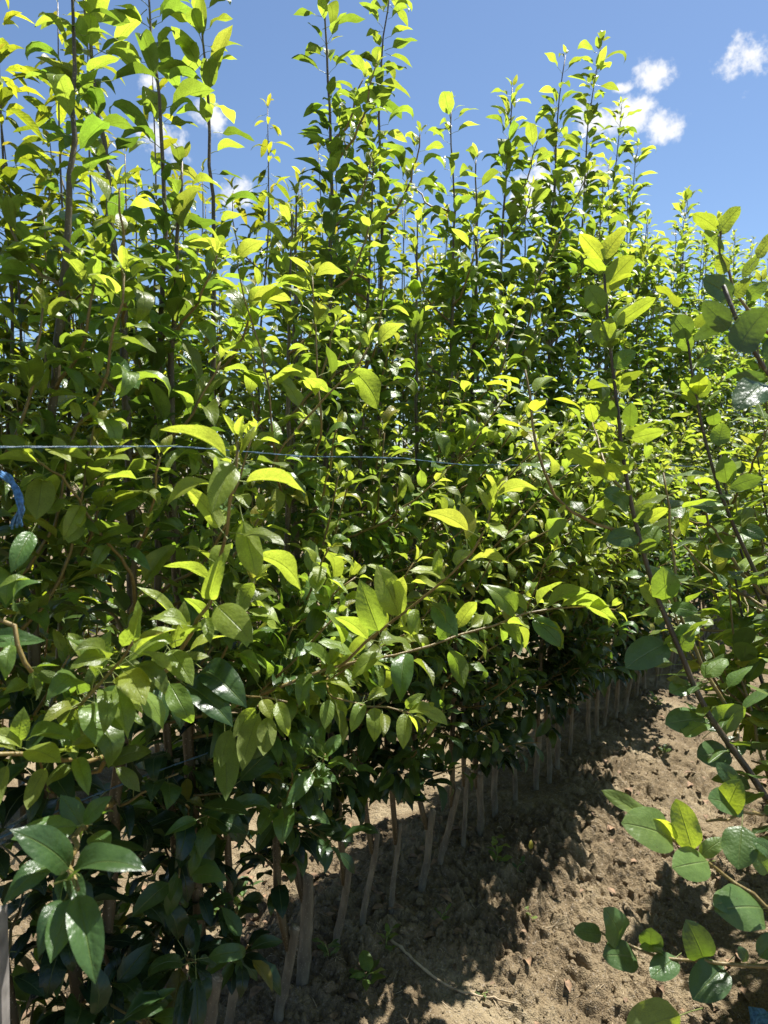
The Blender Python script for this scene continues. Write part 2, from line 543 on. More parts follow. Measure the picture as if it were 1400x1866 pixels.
def leaf_mesh(name, kind, arch, fold, wave, width, pet, rs, mblade, seg=8, half=2, twist=0.0, tipdrop=0.0):
    xs, ws, W = PROFILE[kind]
    W *= width
    ss = [i / seg for i in range(seg + 1)]
    ss = [s ** .92 for s in ss]
    # midrib
    mid = []
    x = z = 0
    ang = arch * .5
    prev = 0
    for s in ss:
        ds = s - prev; prev = s
        a = ang - arch * s - tipdrop * max(0, s - .6) * 2
        x += ds * math.cos(a); z += ds * math.sin(a)
        mid.append((x, z, a))
    ex, ez, _ = mid[-1]
    cl = math.hypot(ex, ez); ca, sa = ex / cl, ez / cl
    mid = [((px * ca + pz * sa) / cl, (-px * sa + pz * ca) / cl, a) for px, pz, a in mid]
    V, UV, F, MI = [], [], [], []
    us = [k / half for k in range(-half, half + 1)]
    ph = rs.uniform(0, 6.28)
    for i, s in enumerate(ss):
        w = float(np.interp(s, xs, ws)) * W
        px, pz, a = mid[i]
        tw = twist * (s - .3)
        for u in us:
            f = fold * (1 - .45 * s)
            y = u * w * math.cos(f)
            h = abs(u) * w * math.sin(f) - (u * u) * w * .18 + wave * w * math.sin(s * 9 + ph + (2.2 if u > 0 else 0)) * u * u
            y, h = y * math.cos(tw) - h * math.sin(tw), y * math.sin(tw) + h * math.cos(tw)
            V.append((px - math.sin(a) * h, y, pz + math.cos(a) * h))
            UV.append((u * .5 + .5, s))
    nu = len(us)
    for i in range(seg):
        for k in range(nu - 1):
            a = i * nu + k
            F.append((a, a + nu, a + nu + 1, a + 1)); MI.append(0)
    if pet > 0:
        a0 = mid[0][2] + (0.0)
        pts = [Vector((0.02, 0, -.004)), Vector((-pet * .5, 0, -.03 * pet)), Vector((-pet, 0, -.16 * pet))]
        tv, tf = tube(pts, [.011, .010, .013], 3, False)
        o = len(V)
        V += tv; UV += [(.5, 0)] * len(tv)
        F += [tuple(q + o for q in f) for f in tf]; MI += [1] * len(tf)
    return mesh_from(name, V, F, [mblade, M_PET], True, MI, UV)


lr = random.Random(5)
PEAR_LEAVES = [leaf_mesh('pear_leaf', 'pear', lr.uniform(.4, 2.1), lr.uniform(.2, 1.0), lr.uniform(.0, .34), lr.uniform(.74, 1.12), lr.uniform(.22, .42), lr, M_PEAR,
                         twist=lr.uniform(-.8, .8), tipdrop=lr.choice([0, 0, .8, -.4, 1.6])) for _ in range(40)]
YOUNG_LEAVES = [leaf_mesh('young_leaf', 'pear', lr.uniform(.5, 1.2), lr.uniform(.65, 1.05), lr.uniform(.05, .25), lr.uniform(.75, .95), lr.uniform(.22, .32), lr, M_PEAR,
                          twist=lr.uniform(-.4, .4)) for _ in range(8)]
FINE_LEAVES = [leaf_mesh('fine_leaf', 'pear', ar, fo, wv, wd, .26, lr, M_PEAR, seg=14, half=4, twist=tw)
               for ar, fo, wv, wd, tw in ((1.0, .45, .10, 1.0, .1), (1.4, .6, .14, 1.0, -.2), (.6, .35, .10, 1.08, .2), (.9, .8, .1, .95, 0), (1.6, .4, .2, 1.0, .35), (.5, .25, .06, 1.1, -.1))]
BROAD_LEAVES = [leaf_mesh('broad_leaf', 'broad', lr.uniform(.1, 1.1), lr.uniform(.1, .65), lr.uniform(.0, .2), lr.uniform(.85, 1.1), lr.uniform(.22, .4), lr, M_BROAD,
                          seg=11, half=3, twist=lr.uniform(-.3, .3)) for _ in range(10)]
LONG_LEAVES = [leaf_mesh('broad_leaf', 'pear', lr.uniform(.3, .8), lr.uniform(.15, .5), lr.uniform(.0, .14), lr.uniform(.85, 1.05), lr.uniform(.2, .34), lr, M_BROAD,
                         seg=11, half=3, twist=lr.uniform(-.3, .3)) for _ in range(6)]
CHERRY_LEAVES = [leaf_mesh('cherry_leaf', 'cherry', lr.uniform(.4, 1.5), lr.uniform(.2, .8), lr.uniform(.05, .2), lr.uniform(.9, 1.15), lr.uniform(.18, .28), lr, M_CHERRY,
                           twist=lr.uniform(-.4, .4)) for _ in range(10)]

N_LEAF = 0


def frame(X, nhint):
    X = X.normalized()
    Z = nhint - X * nhint.dot(X)
    if Z.length < 1e-4:
        Z = X.orthogonal()
    Z.normalize()
    Y = Z.cross(X)
    return X, Y, Z


def put_leaf(parent, ploc, pos, X, nhint, size, mesh, age, tone=None, yel=0.0, wscale=1.0):
    global N_LEAF
    X, Y, Z = frame(X, nhint)
    q = Vector(pos) - ploc
    o = bpy.data.objects.new('leaf', mesh)
    o.parent = parent
    o.matrix_basis = Matrix(((X.x * size, Y.x * size * wscale, Z.x * size, q.x), (X.y * size, Y.y * size * wscale, Z.y * size, q.y), (X.z * size, Y.z * size * wscale, Z.z * size, q.z), (0, 0, 0, 1)))
    o.color = (max(0, min(1, age)), rng.random() if tone is None else tone, yel, 1)
    COL.objects.link(o)
    N_LEAF += 1
    return o


class Mass:
    """leaves of a far tree, gathered into one mesh"""
    def __init__(self):
        self.v, self.f, self.uv, self.c = [], [], [], []

    def add(self, pos, X, nhint, size, age, tone, yel, wid):
        X, Y, Z = frame(X, nhint)
        o = len(self.v)
        arch = rng.uniform(.04, .24); fold = rng.uniform(.1, .7); tw = rng.uniform(-.5, .5)
        n = 0
        for s, w in ((0, .05), (.16, .72), (.4, 1.0), (.68, .76), (.88, .36), (1, .02)):
            for u in (-1, 0, 1):
                y = u * w * wid * math.cos(fold); z = arch * math.sin(math.pi * s) + abs(u) * w * wid * math.sin(fold)
                t_ = tw * (s - .3)
                y, z = y * math.cos(t_) - z * math.sin(t_) * abs(u), y * math.sin(t_) + z
                self.v.append(tuple(pos + (X * s + Y * y + Z * z) * size)); self.uv.append((u * .5 + .5, s)); self.c.append((age, tone, yel, 1))
        for i in range(5):
            for k in range(2):
                q = o + i * 3 + k
                self.f.append((q, q + 3, q + 4, q + 1))

    def build(self, name, material, parent, ploc):
        v = [(a - ploc.x, b_ - ploc.y, c - ploc.z) for a, b_, c in self.v]
        me = mesh_from(name, v, self.f, [material], True, None, self.uv)
        ca_ = me.color_attributes.new('leaf_age', 'FLOAT_COLOR', 'POINT')
        ca_.data.foreach_set('color', np.array(self.c, dtype=np.float32).ravel())
        o = link(name, me, parent)
        o['kind'] = 'stuff'
        return o


UPZ = Vector((0, 0, 1))


class Sink:
    """where a shoot's leaves go: single leaf objects under a parent, or one gathered mesh"""
    def __init__(self, parent, ploc, mass=None, budget=290):
        self.parent, self.ploc, self.mass, self.left = parent, ploc, mass, budget

    def leaf(self, pos, X, nh, size, kind, age, yel=0.0):
        if self.left <= 0:
            return
        self.left -= 1
        tone = rng.random()
        if self.mass is not None:
            self.mass.add(pos, X, nh, size, max(0, min(1, age)), tone, yel, .17 if kind == 'cherry' else .25)
            return
        bank = {'pear': PEAR_LEAVES, 'young': YOUNG_LEAVES, 'broad': BROAD_LEAVES, 'cherry': CHERRY_LEAVES, 'fine': FINE_LEAVES, 'long': LONG_LEAVES}[kind]
        put_leaf(self.parent, self.ploc, pos, X, nh, size, rng.choice(bank), age, tone, yel, rng.uniform(.88, 1.1))


def foliate(sink, P, s0, s1, kind, L0, age0, age1, spacing, spur=0.0, droop=0.25, facing=None, tip=True):
    """leaves along a shoot between arc lengths s0..s1; ages go from age0 to age1; spur = share of nodes that carry a cluster"""
    s = s0
    az = rng.uniform(0, 6.28)
    while s < s1:
        f = (s - s0) / max(s1 - s0, 1e-6)
        c, d = along(P, s)
        a = d.orthogonal().normalized(); b_ = d.cross(a)
        age = age0 + (age1 - age0) * f ** 1.1
        cluster = rng.random() < spur * (1 - .6 * f)
        n = rng.choice([3, 3, 4, 4, 5]) if cluster else (2 if spur > 0 and rng.random() < .35 else 1)
        az += 2.4
        for k in range(n):
            th = az + (k * 2.1 + rng.uniform(-.5, .5) if n > 1 else rng.uniform(-.35, .35))
            out = a * math.cos(th) + b_ * math.sin(th)
            if facing is not None and out.dot(facing) < -.4 and rng.random() < .45:
                out = (out + facing * 1.3).normalized()
            el = rng.uniform(.95, 1.45) if n == 1 else rng.uniform(.7, 1.6)
            X = (out * math.sin(el) + d * math.cos(el)).normalized()
            dr = droop * rng.uniform(.3, 1.6)
            X = (X - UPZ * dr).normalized()
            size = L0 * rng.choice([rng.uniform(.55, .85), rng.uniform(.8, 1.2), rng.uniform(.85, 1.25)]) * (1 if not cluster else rng.uniform(.75, 1.05))
            if f > .86 and tip:
                size *= 1 - .5 * (f - .86) / .14
            nh = UPZ * .9 + d * .5 - out * .1 + Vector((rng.uniform(-.45, .45), rng.uniform(-.45, .45), rng.uniform(-.2, .2)))
            pet = size * rng.uniform(.28, .42)
            pos = c + X * pet + UPZ * (.15 * pet)
            ag = age + rng.choice([rng.uniform(-.12, .12), rng.uniform(-.3, .2)])
            kk = kind
            if kind == 'pear' and ag < .12 and rng.random() < .5:
                kk = 'young'
            yel = 0.0
            if rng.random() < (.05 if age < .6 else .012):
                yel = rng.uniform(.25, .8)
            sink.leaf(pos, X, nh, size, kk, ag, yel)
        s += spacing * rng.uniform(.65, 1.35)
    if tip:
        c, d = along(P, path_len(P))
        for k in range(rng.choice([2, 3, 3])):
            a = d.orthogonal().normalized(); b_ = d.cross(a)
            th = k * 2.2 + rng.uniform(-.4, .4) + az
            X = (d * rng.uniform(.6, 1.2) + (a * math.cos(th) + b_ * math.sin(th)) * .7).normalized()
            sink.leaf(c + X * .008, X, d + UPZ * .3 + Vector((rng.uniform(-.6, .6), rng.uniform(-.6, .6), 0)), L0 * rng.uniform(.35, .6), 'young' if kind == 'pear' else kind, max(0, age1 - .1), rng.choice([0, 0, .5]))


def branch_obj(parent, ploc, P, r0, r1, material, name='branch', sides=6):
    n = len(P)
    base = P[0]
    V, F = tube([p - base for p in P], [r0 + (r1 - r0) * (i / (n - 1)) for i in range(n)], sides)
    return link(name, mesh_from(name, V, F, [material]), parent, base - ploc), base


def shoot(parent, ploc, pts, r0, r1, kind, L0, age0, age1, spacing, spur=.15, n=14, mass=None, droop=.25, start=.12, material=None, facing=None, leaves=True, tip=True):
    """a side branch (part) with its leaves (sub-parts)"""
    P = smooth_path(pts, n)
    kink = .004
    P = [P[0]] + [p + Vector((rng.uniform(-kink, kink), rng.uniform(-kink, kink), rng.uniform(-kink, kink))) for p in P[1:]]
    b_, base = branch_obj(parent, ploc, P, r0, r1, material or M_TWIG)
    if leaves:
        Ln = path_len(P)
        sk = Sink(b_, base, mass)
        foliate(sk, P, Ln * start, Ln, kind, L0, age0, age1, spacing, spur, droop, facing, tip)
    return b_, base


# ------------------------------------------------------------------ ground
def build_ground():
    def axis(lo, f0, f1, hi, step, grow, cap):
        c = list(np.arange(f0, f1, step))
        s, x = step, f1
        while x < hi:
            c.append(x); s = min(s * grow, cap); x += s
        c.append(hi)
        s, x = step, f0 - step
        left = []
        while x > lo:
            left.append(x); s = min(s * grow, cap); x -= s
        left.append(lo)
        return np.array(left[::-1] + c)
    p = axis(-400, -1.45, .15, 400, .0046, 1.035, 40)
    t = axis(-400, 1.0, 2.9, 400, .0046, 1.012, 40)
    T, Pp = np.meshgrid(t, p, indexing='ij')
    Z = ground_z(Pp, T)
    X = CA * Pp + SA * T; Y = -SA * Pp + CA * T
    nt_, np_ = T.shape
    co = np.stack([X, Y, Z], -1).reshape(-1, 3).astype(np.float32)
    idx = np.arange(nt_ * np_).reshape(nt_, np_)
    q = np.stack([idx[:-1, :-1], idx[:-1, 1:], idx[1:, 1:], idx[1:, :-1]], -1).reshape(-1, 4)
    q = q[:, ::-1]
    me = bpy.data.meshes.new('ground')
    me.vertices.add(len(co)); me.vertices.foreach_set('co', co.ravel())
    me.loops.add(q.size); me.loops.foreach_set('vertex_index', q.ravel().astype(np.int32))
    me.polygons.add(len(q)); me.polygons.foreach_set('loop_start', np.arange(0, q.size, 4, dtype=np.int32))
    me.polygons.foreach_set('loop_total', np.full(len(q), 4, dtype=np.int32))
    me.polygons.foreach_set('use_smooth', np.ones(len(q), dtype=bool))
    me.update(calc_edges=True); me.validate()
    if me.polygons[len(q) // 2].normal.z < 0:
        me.flip_normals()
    me.materials.append(M_SOIL)
    o = link('ground', me)
    tag(o, 'crumbly dry brown loam hilled up along the tree rows', None, None, 'structure')


build_ground()


def lump(rs, size, sub=1):
    """one irregular clod: verts, faces"""
    import bmesh
    bm = bmesh.new()
    bmesh.ops.create_icosphere(bm, subdivisions=sub, radius=1)
    k = [(Vector((rs.gauss(0, 1), rs.gauss(0, 1), rs.gauss(0, 1))).normalized(), rs.uniform(.55, .95)) for _ in range(7)]
    for v in bm.verts:
        c = v.co.copy()
        for n_, d in k:                       # flat facets
            e = c.dot(n_)
            if e > d:
                c -= n_ * (e - d) * .8
        v.co = c * (1 + rs.uniform(-.16, .16))
    sx = Vector((rs.uniform(.8, 1.3), rs.uniform(.8, 1.3), rs.uniform(.55, .9)))
    V = [(v.co.x * sx.x * size, v.co.y * sx.y * size, v.co.z * sx.z * size) for v in bm.verts]
    F = [tuple(v.index for v in f.verts) for f in bm.faces]
    bm.free()
    return V, F


def build_clods():
    rs = random.Random(3)
    protos = [lump(rs, 1, 1) for _ in range(8)]
    V, F = [], []
    n = 0
    while n < 11000:
        p = rs.uniform(-2.0, .3); t = .7 + 5.5 * rs.random() ** 1.6
        d = depth_of(p, t)
        if d < .9:
            continue
        w = .35 + .65 * (float(vnoise(np.array([p * 3.1]), np.array([t * 3.1]), 6)[0]) + .5)
        if rs.random() > w:
            continue
        sz = .0022 + .013 * rs.random() ** 4.5
        x = rowpt(p, t)
        z = gz(p, t) + sz * .15
        pv, pf = rs.choice(protos)
        a = rs.uniform(0, 6.28); ca, sa = math.cos(a), math.sin(a)
        o = len(V)
        V += [(x.x + (vx * ca - vy * sa) * sz, x.y + (vx * sa + vy * ca) * sz, z + vz * sz) for vx, vy, vz in pv]
        F += [tuple(k + o for k in f) for f in pf]
        n += 1
    big_protos = [lump(rs, 1, 2) for _ in range(8)]
    n = 0
    while n < 260:
        p = rs.gauss(-.78, .33); t = 1.0 + 4.5 * rs.random() ** 1.5
        if depth_of(p, t) < 1.2 or p < -1.7:
            continue
        sz = .009 + .02 * rs.random() ** 2.4
        x = rowpt(p, t); z = gz(p, t) + sz * rs.uniform(-.1, .3)
        pv, pf = rs.choice(big_protos)
        a = rs.uniform(0, 6.28); ca, sa = math.cos(a), math.sin(a)
        o = len(V)
        V += [(x.x + (vx * ca - vy * sa) * sz, x.y + (vx * sa + vy * ca) * sz, z + vz * sz) for vx, vy, vz in pv]
        F += [tuple(k + o for k in f) for f in pf]
        n += 1
    o = link('soil_crumbs', mesh_from('soil_crumbs', V, F, [M_SOIL], False))
    tag(o, 'small crumbs of dry soil scattered over the path', None, None, 'stuff')


build_clods()

# single large clods that can be picked out
CLODS = [(405, 1800, .045, 'big rounded soil clod in the shade beside the stumps'),
         (1130, 1575, .022, 'dark egg-shaped clod tangled in fine roots on the path'),
         (960, 1500, .018, 'pale clod at the foot of the row beside the green weed'),
         (1055, 1690, .02, 'flattish clod half in the sun in the middle of the path')]


def ground_at(px, py):
    d = 1.0
    while d < 30:
        q = at(px, py, d)
        if q.z <= gzw(q.x, q.y):
            return q, d
        d += .01
    return at(px, py, 5), 5


rs = random.Random(8)
for px, py, sz, lab in CLODS:
    q, d = ground_at(px, py)
    V, F = lump(rs, sz, 3)
    o = link('clod', mesh_from('clod', V, F, [M_SOIL]), None, (q.x, q.y, gzw(q.x, q.y) + sz * .3))
    tag(o, lab, 'clod', 'loose clods on the soil')

# ------------------------------------------------------------------ pear trees of the row in front
SKYLINE = ([-400, 0, 120, 260, 330, 420, 470, 530, 600, 740, 790, 850, 930, 1000, 1090, 1150, 1200, 1260, 1340, 1420, 1500],
           [-200, -150, -100, 30, 260, 380, 410, 330, 200, 330, 340, 310, 310, 280, 300, 340, 385, 390, 440, 480, 500])
FACE = Vector((CA, -SA, 0))                      # from the row towards the path

# trees whose leader can be followed in the photograph: distance along the row, leader in photo pixels (bottom to top)
LEADERS = {
    0.70: [(66, 1250), (72, 1050), (95, 760), (110, 560), (130, 330), (134, 120), (128, -60)],
    0.83: [(200, 1750), (205, 1560), (217, 1400), (238, 1170), (240, 950), (231, 750), (224, 560), (205, 420), (186, 250), (165, 110), (150, -40)],
    0.95: [(290, 1100), (288, 800), (292, 620), (300, 420), (297, 250), (280, 90), (272, 10), (268, -60)],
    1.10: [(395, 1100), (388, 800), (391, 560), (392, 480), (384, 320), (377, 170), (368, 40), (366, -40)],
    1.538: [(592, 1150), (596, 800), (600, 620), (604, 450), (605, 300), (598, 150), (592, 20), (590, -60)],
    1.774: [(688, 1100), (693, 700), (697, 450), (692, 300), (694, 150), (704, 30), (712, -30)],
    2.079: [(830, 1100), (822, 700), (826, 500), (828, 340), (822, 240), (823, 188)],
    2.53: [(895, 1100), (900, 800), (910, 560), (918, 400), (926, 270), (934, 160)],
    2.90: [(990, 1100), (1000, 700), (1004, 500), (1010, 350), (1018, 200), (1031, 100)],
    3.32: [(1045, 1000), (1056, 600), (1062, 400), (1072, 230), (1088, 120), (1097, 78)],
    3.80: [(1100, 1000), (1108, 600), (1115, 400), (1124, 280), (1133, 190)],
    4.24: [(1140, 900), (1146, 600), (1150, 420), (1158, 290), (1163, 268)],
    5.42: [(1240, 900), (1243, 600), (1246, 460), (1254, 350)],
    6.35: [(1290, 800), (1296, 600), (1302, 470), (1306, 400)],
    7.40: [(1330, 800), (1335, 560), (1340, 425)],
}
T_BASE = [.30, .45, .58, .70, .83, .95, 1.01, 1.10, 1.262, 1.381, 1.538, 1.65, 1.774, 1.943, 2.079, 2.23, 2.35, 2.53, 2.70, 2.90, 3.0, 3.117, 3.32, 3.50, 3.65, 3.80, 3.95, 4.10, 4.24, 4.42,
          4.58, 4.75, 4.92, 5.08, 5.25, 5.42, 5.6, 5.78, 5.96, 6.15, 6.35, 6.55, 6.74, 6.95, 7.16, 7.40, 7.6, 7.85, 8.1, 8.35, 8.6, 8.9, 9.2, 9.5, 9.8, 10.1, 10.4, 10.8, 11.2, 11.6, 12.0]
LABELS = {
    .70: 'pear tree at the far left with a thick brown leader reaching the top edge',
    .83: 'pear tree with the smooth curving olive trunk near the left edge',
    .95: 'pear tree with a thin dark leader between the curving trunk and the blue gap',
    1.10: 'tall thin pear tree bordering the blue sky gap at its left',
    1.01: 'pear tree above the short thick stump at the bottom edge',
    1.262: 'pear tree on the thin pale stump left of the tallest stump',
    1.381: 'pear tree growing from the tallest thick grey stump',
    1.538: 'very tall leafy pear tree in the centre with a straight dark leader',
    1.774: 'tall pear tree with small yellow leaves just right of the central leader',
    2.079: 'pear tree ending in a thin tip with a pale bud right of the central pair',
    2.53: 'pear tree with one upright and one arching tip leaf before open sky',
    2.90: 'pear tree with a tall slim tip just left of the highest tip',
    3.32: 'pear tree with the highest tip right of the largest cloud',
    3.80: 'pear tree whose slim pointed tip stands right of the paired tips',
    5.42: 'lone taller pear tree standing above the low skyline at the right',
}
LABELS.update({
    .30: 'leafy pear tree cut by the left edge, nearest to the camera', .45: 'leafy pear tree behind the grey wooden stake', .58: 'leafy pear tree behind the frayed blue rope end',
    1.65: 'pear tree on the slim stump just behind the rosette weed', 1.943: 'pear tree on the reddish split stump in front of the lit ridge',
    2.23: 'pear tree on the stump next left of the sunlit leafy weed', 2.35: 'pear tree on the thin stump touching the sunlit leafy weed',
    6.35: 'small pear tip on the low skyline right of the lone taller tree', 7.40: 'last pear tip on the skyline before the right edge'})
SHORT = {2.35: 'stump that touches the sunlit leafy weed', 2.53: 'pear with an upright and an arching tip leaf', 2.90: 'pear just left of the highest tip', 3.32: 'pear with the highest tip', 3.80: 'pear with the slim pointed tip',
         1.943: 'pear on the reddish split stump', 1.65: 'pear behind the rosette weed'}
GROUP_ROW = 'slim pear trees in the receding row'
TREES = {}


def stump(parent, t, rs, hgt=None, rad=None):
    h = hgt or rs.uniform(.24, .31)
    r = rad or rs.uniform(.0072, .0120)
    lean = Vector((rs.uniform(-.01, .05), rs.uniform(-.02, .025), 0)) * 1.4
    pts = [Vector((0, 0, -.06)), Vector((0, 0, .02)), lean * .35 + Vector((rs.uniform(-.004, .004), 0, h * .35)), lean * .7 + Vector((rs.uniform(-.004, .004), 0, h * .7)), lean + Vector((0, 0, h))]
    P = smooth_path(pts, 16)
    rad_ = [r * 1.2 * (1 - .18 * i / 15) * (1 + .05 * math.sin(i * 1.9 + t * 7) + (.12 if i in (6, 11) else 0)) for i in range(16)]
    V, F = tube(P, rad_, 10, True, .05, rs)
    # slanting cut at the top: tip the last ring
    top = P[-1]
    for k in range(10):
        v = Vector(V[-10 + k]); e = v - top
        V[-10 + k] = tuple(v + Vector((0, 0, -.55 * e.dot(lean.normalized() if lean.length > 1e-5 else Vector((1, 0, 0))) + .0)))
    # small bud scars
    for _ in range(3):
        i = rs.randrange(3, 13); a = rs.uniform(0, 6.28)
        c = P[i] + Vector((math.cos(a), math.sin(a), 0)) * rad_[i]
        tv, tf = tube([c - Vector((math.cos(a), math.sin(a), 0)) * .004, c + Vector((math.cos(a), math.sin(a), .3)) * .0035], [.004, .002], 5)
        o = len(V); V += tv; F += [tuple(q + o for q in f) for f in tf]
    mi = [0] * len(F)
    mi[15 * 10 + 1] = 1
    me = mesh_from('rootstock', V, F, [M_STOCK, M_CUT], True, mi)
    link('rootstock', me, parent)
    return P, h, r


def pear_tree(t, p=P_LEFT):
    base = rowpt(p + rng.uniform(-.02, .02), t)
    z0 = gz(*to_pt(base.x, base.y))
    base.z = z0
    lab = LABELS.get(t)
    if lab is None and t < 5.42:
        k = max(x for x in LABELS if x < t)
        nth = ['first', 'second', 'third', 'fourth', 'fifth', 'sixth', 'seventh', 'eighth', 'ninth', 'tenth', 'eleventh', 'twelfth'][:12][sum(1 for x in T_BASE if k < x < t)]
        lab = nth + ' slim tree past the ' + SHORT[k]
    tree = thing('pear_tree', base, lab or ('slender young pear tree in the dense receding row' if t > .8 else 'leafy pear tree at the left edge, close to the camera'), 'pear tree', GROUP_ROW)
    far = t > 5.5
    P0, h, r = stump(tree, t, rng, hgt={1.01: .27, 1.381: .31}.get(t), rad={1.381: .0155, 1.01: .0155}.get(t))
    graft = base + P0[-4]
    D = depth_of(p, t)
    side = FACE * rng.uniform(-.012, .0) + Vector((-.012, .004, 0))
    if t in LEADERS:
        img = LEADERS[t]
        pts = [graft + side * .4]
        zz = [at(x, y, D) for x, y in img]
        zz = [q for q in zz if q.z > graft.z + .12]
        pts += zz
    else:
        xi = 700 + FPX * (base.x / D)
        ysky = float(np.interp(xi, *SKYLINE)) + rng.uniform(-15, 85)
        top = CAM_H + (859 - ysky) / FPX * D
        top = max(1.5, min(3.6, top))
        lean = Vector((rng.uniform(-.06, .08), rng.uniform(-.08, .08), 0))
        pts = [graft + side * .4, graft + side * 1.5 + Vector((rng.uniform(-.015, .015), 0, .15))]
        for k in range(1, 6):
            f = k / 5
            q = Vector((base.x, base.y, graft.z + .15 + (top - graft.z - .15) * f)) + side + lean * f + Vector((rng.uniform(-.018, .018), rng.uniform(-.018, .018), 0))
            pts.append(q)
    n = 34
    P = smooth_path(pts, n)
    for i in range(3, n - 1):
        P[i] = P[i] + Vector((rng.uniform(-.0035, .0035), rng.uniform(-.0035, .0035), 0))
    r0 = max(.0088, r * rng.uniform(.8, .95))
    if t in (.70, .83):
        r0 = .0125
    rr = [max(.0022, r0 * (1 - (i / (n - 1)) ** 1.9 * .82)) for i in range(n)]
    V, F = tube([q - base for q in P], rr, 8, True, .03, rng)
    link('trunk', mesh_from('trunk', V, F, [M_TRUNK]), tree)
    Ln = path_len(P)
    mass = Mass()
    sink = Sink(tree, base, mass if far else None, 292)
    fill = Sink(tree, base, mass, 5000)
    big = .93 if t < 1.2 else (.86 if t < 2.3 else .98)
    # lower stem: spurs with old leaves, darkened further for the shade there; upper stem: this year's leaves
    cut = max(.5, Ln - rng.uniform(.28, .42))
    nr = t < 1.25
    dense = t in (1.538, 1.774)
    if dense:
        cut = Ln - .14
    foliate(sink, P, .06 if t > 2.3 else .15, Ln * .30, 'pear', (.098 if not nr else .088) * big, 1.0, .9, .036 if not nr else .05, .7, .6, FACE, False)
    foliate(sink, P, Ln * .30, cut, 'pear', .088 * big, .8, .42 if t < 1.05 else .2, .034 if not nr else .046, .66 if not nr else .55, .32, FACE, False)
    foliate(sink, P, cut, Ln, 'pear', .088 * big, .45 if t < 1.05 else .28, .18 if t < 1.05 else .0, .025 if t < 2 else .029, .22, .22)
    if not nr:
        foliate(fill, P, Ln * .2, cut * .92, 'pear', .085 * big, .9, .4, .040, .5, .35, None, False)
    # feathers: side branches that rise out of the row on both of its sides
    nb = rng.choice([7, 8]) if nr else rng.choice([12, 13, 14])
    for k in range(nb):
        s = (.22 if not nr else .55) + (2.0 if not nr else .95) * (k + rng.random()) / nb
        if s > Ln - .35:
            continue
        c, d = along(P, s)
        sgn = 1 if rng.random() < .62 else -1
        out = (FACE * sgn + Vector((SA, CA, 0)) * rng.uniform(-.9, .9)).normalized()
        ln = rng.uniform(.24, .52) * (1.0 if s < 1.0 else (.75 if s < 1.3 else .55))
        rise = rng.uniform(.5, 1.3) if s > .8 else rng.uniform(.25, .8)
        q = [c, c + (out * .8 + UPZ * rise * .7).normalized() * ln * .45, c + (out * .62 + UPZ * rise).normalized() * ln]
        ag = .5 - .2 * min(1, s / 1.5) if s > .8 else .88 - .3 * (s / .8)
        single = not far and (sgn > 0 or t < 1.6) and (t < 3.4 or k % 2 == 0)
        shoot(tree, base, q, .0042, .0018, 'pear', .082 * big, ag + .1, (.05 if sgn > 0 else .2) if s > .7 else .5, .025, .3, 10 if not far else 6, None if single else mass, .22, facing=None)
    if 1.1 < t < 3.6:
        for k in range(4 if t < 1.8 else 5):
            c, d = along(P, rng.uniform(.55, 1.15))
            out = (FACE + Vector((SA, CA, 0)) * rng.uniform(-.7, .9)).normalized()
            ln = rng.uniform(.34, .52) if t < 1.8 else rng.uniform(.36, .60)
            shoot(tree, base, [c, c + (out + UPZ * .35).normalized() * ln * .5, c + (out + UPZ * rng.uniform(.35, .9)).normalized() * ln], .0042, .0018, 'pear', .082 * big, .55, .05, .027, .25, 12, None, .25)
    if .55 < t < 4.5:                                   # low feathers in old, shade-darkened leaf tones that close the gap above the stumps
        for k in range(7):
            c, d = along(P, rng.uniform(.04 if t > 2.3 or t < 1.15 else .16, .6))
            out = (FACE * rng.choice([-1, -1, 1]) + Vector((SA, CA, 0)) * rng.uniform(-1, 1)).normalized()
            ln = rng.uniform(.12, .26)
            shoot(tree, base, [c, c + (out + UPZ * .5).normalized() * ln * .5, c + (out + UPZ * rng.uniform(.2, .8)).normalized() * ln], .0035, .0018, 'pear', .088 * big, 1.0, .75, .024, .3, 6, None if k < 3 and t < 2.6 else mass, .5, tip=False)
    mass.build('foliage', M_PEAR_MASS, tree, base)
    TREES[t] = (tree, base, P)
    return tree


for t in T_BASE:
    pear_tree(t)


def nearest_on(t, point):
    P = TREES[t][2]
    return min(P, key=lambda q: (q - point).length)


def hero_branch(t, pix, r0, r1, leaves, kind='pear', L0=.075, age=(.25, .05), spacing=.04, spur=.1, fill=True, start=.12, depth=None, material=None):
    """a branch followed in the photograph: pixels with distances; leaves = (base px, tip px, distance, tip nearer by, facing, age, yellow)"""
    tree, base, P = TREES[t]
    pts = [at(x, y, d) for x, y, d in pix]
    pts = [nearest_on(t, pts[0] - Vector((0, 0, .1)))] + pts
    b_, b0 = shoot(tree, base, pts, r0, r1, kind, L0, age[0], age[1], spacing, spur, 20, None, .2, start, material, None, fill, fill)
    hero_leaves(b_, b0, leaves, 'fine' if kind == 'pear' else kind)
    return b_, b0


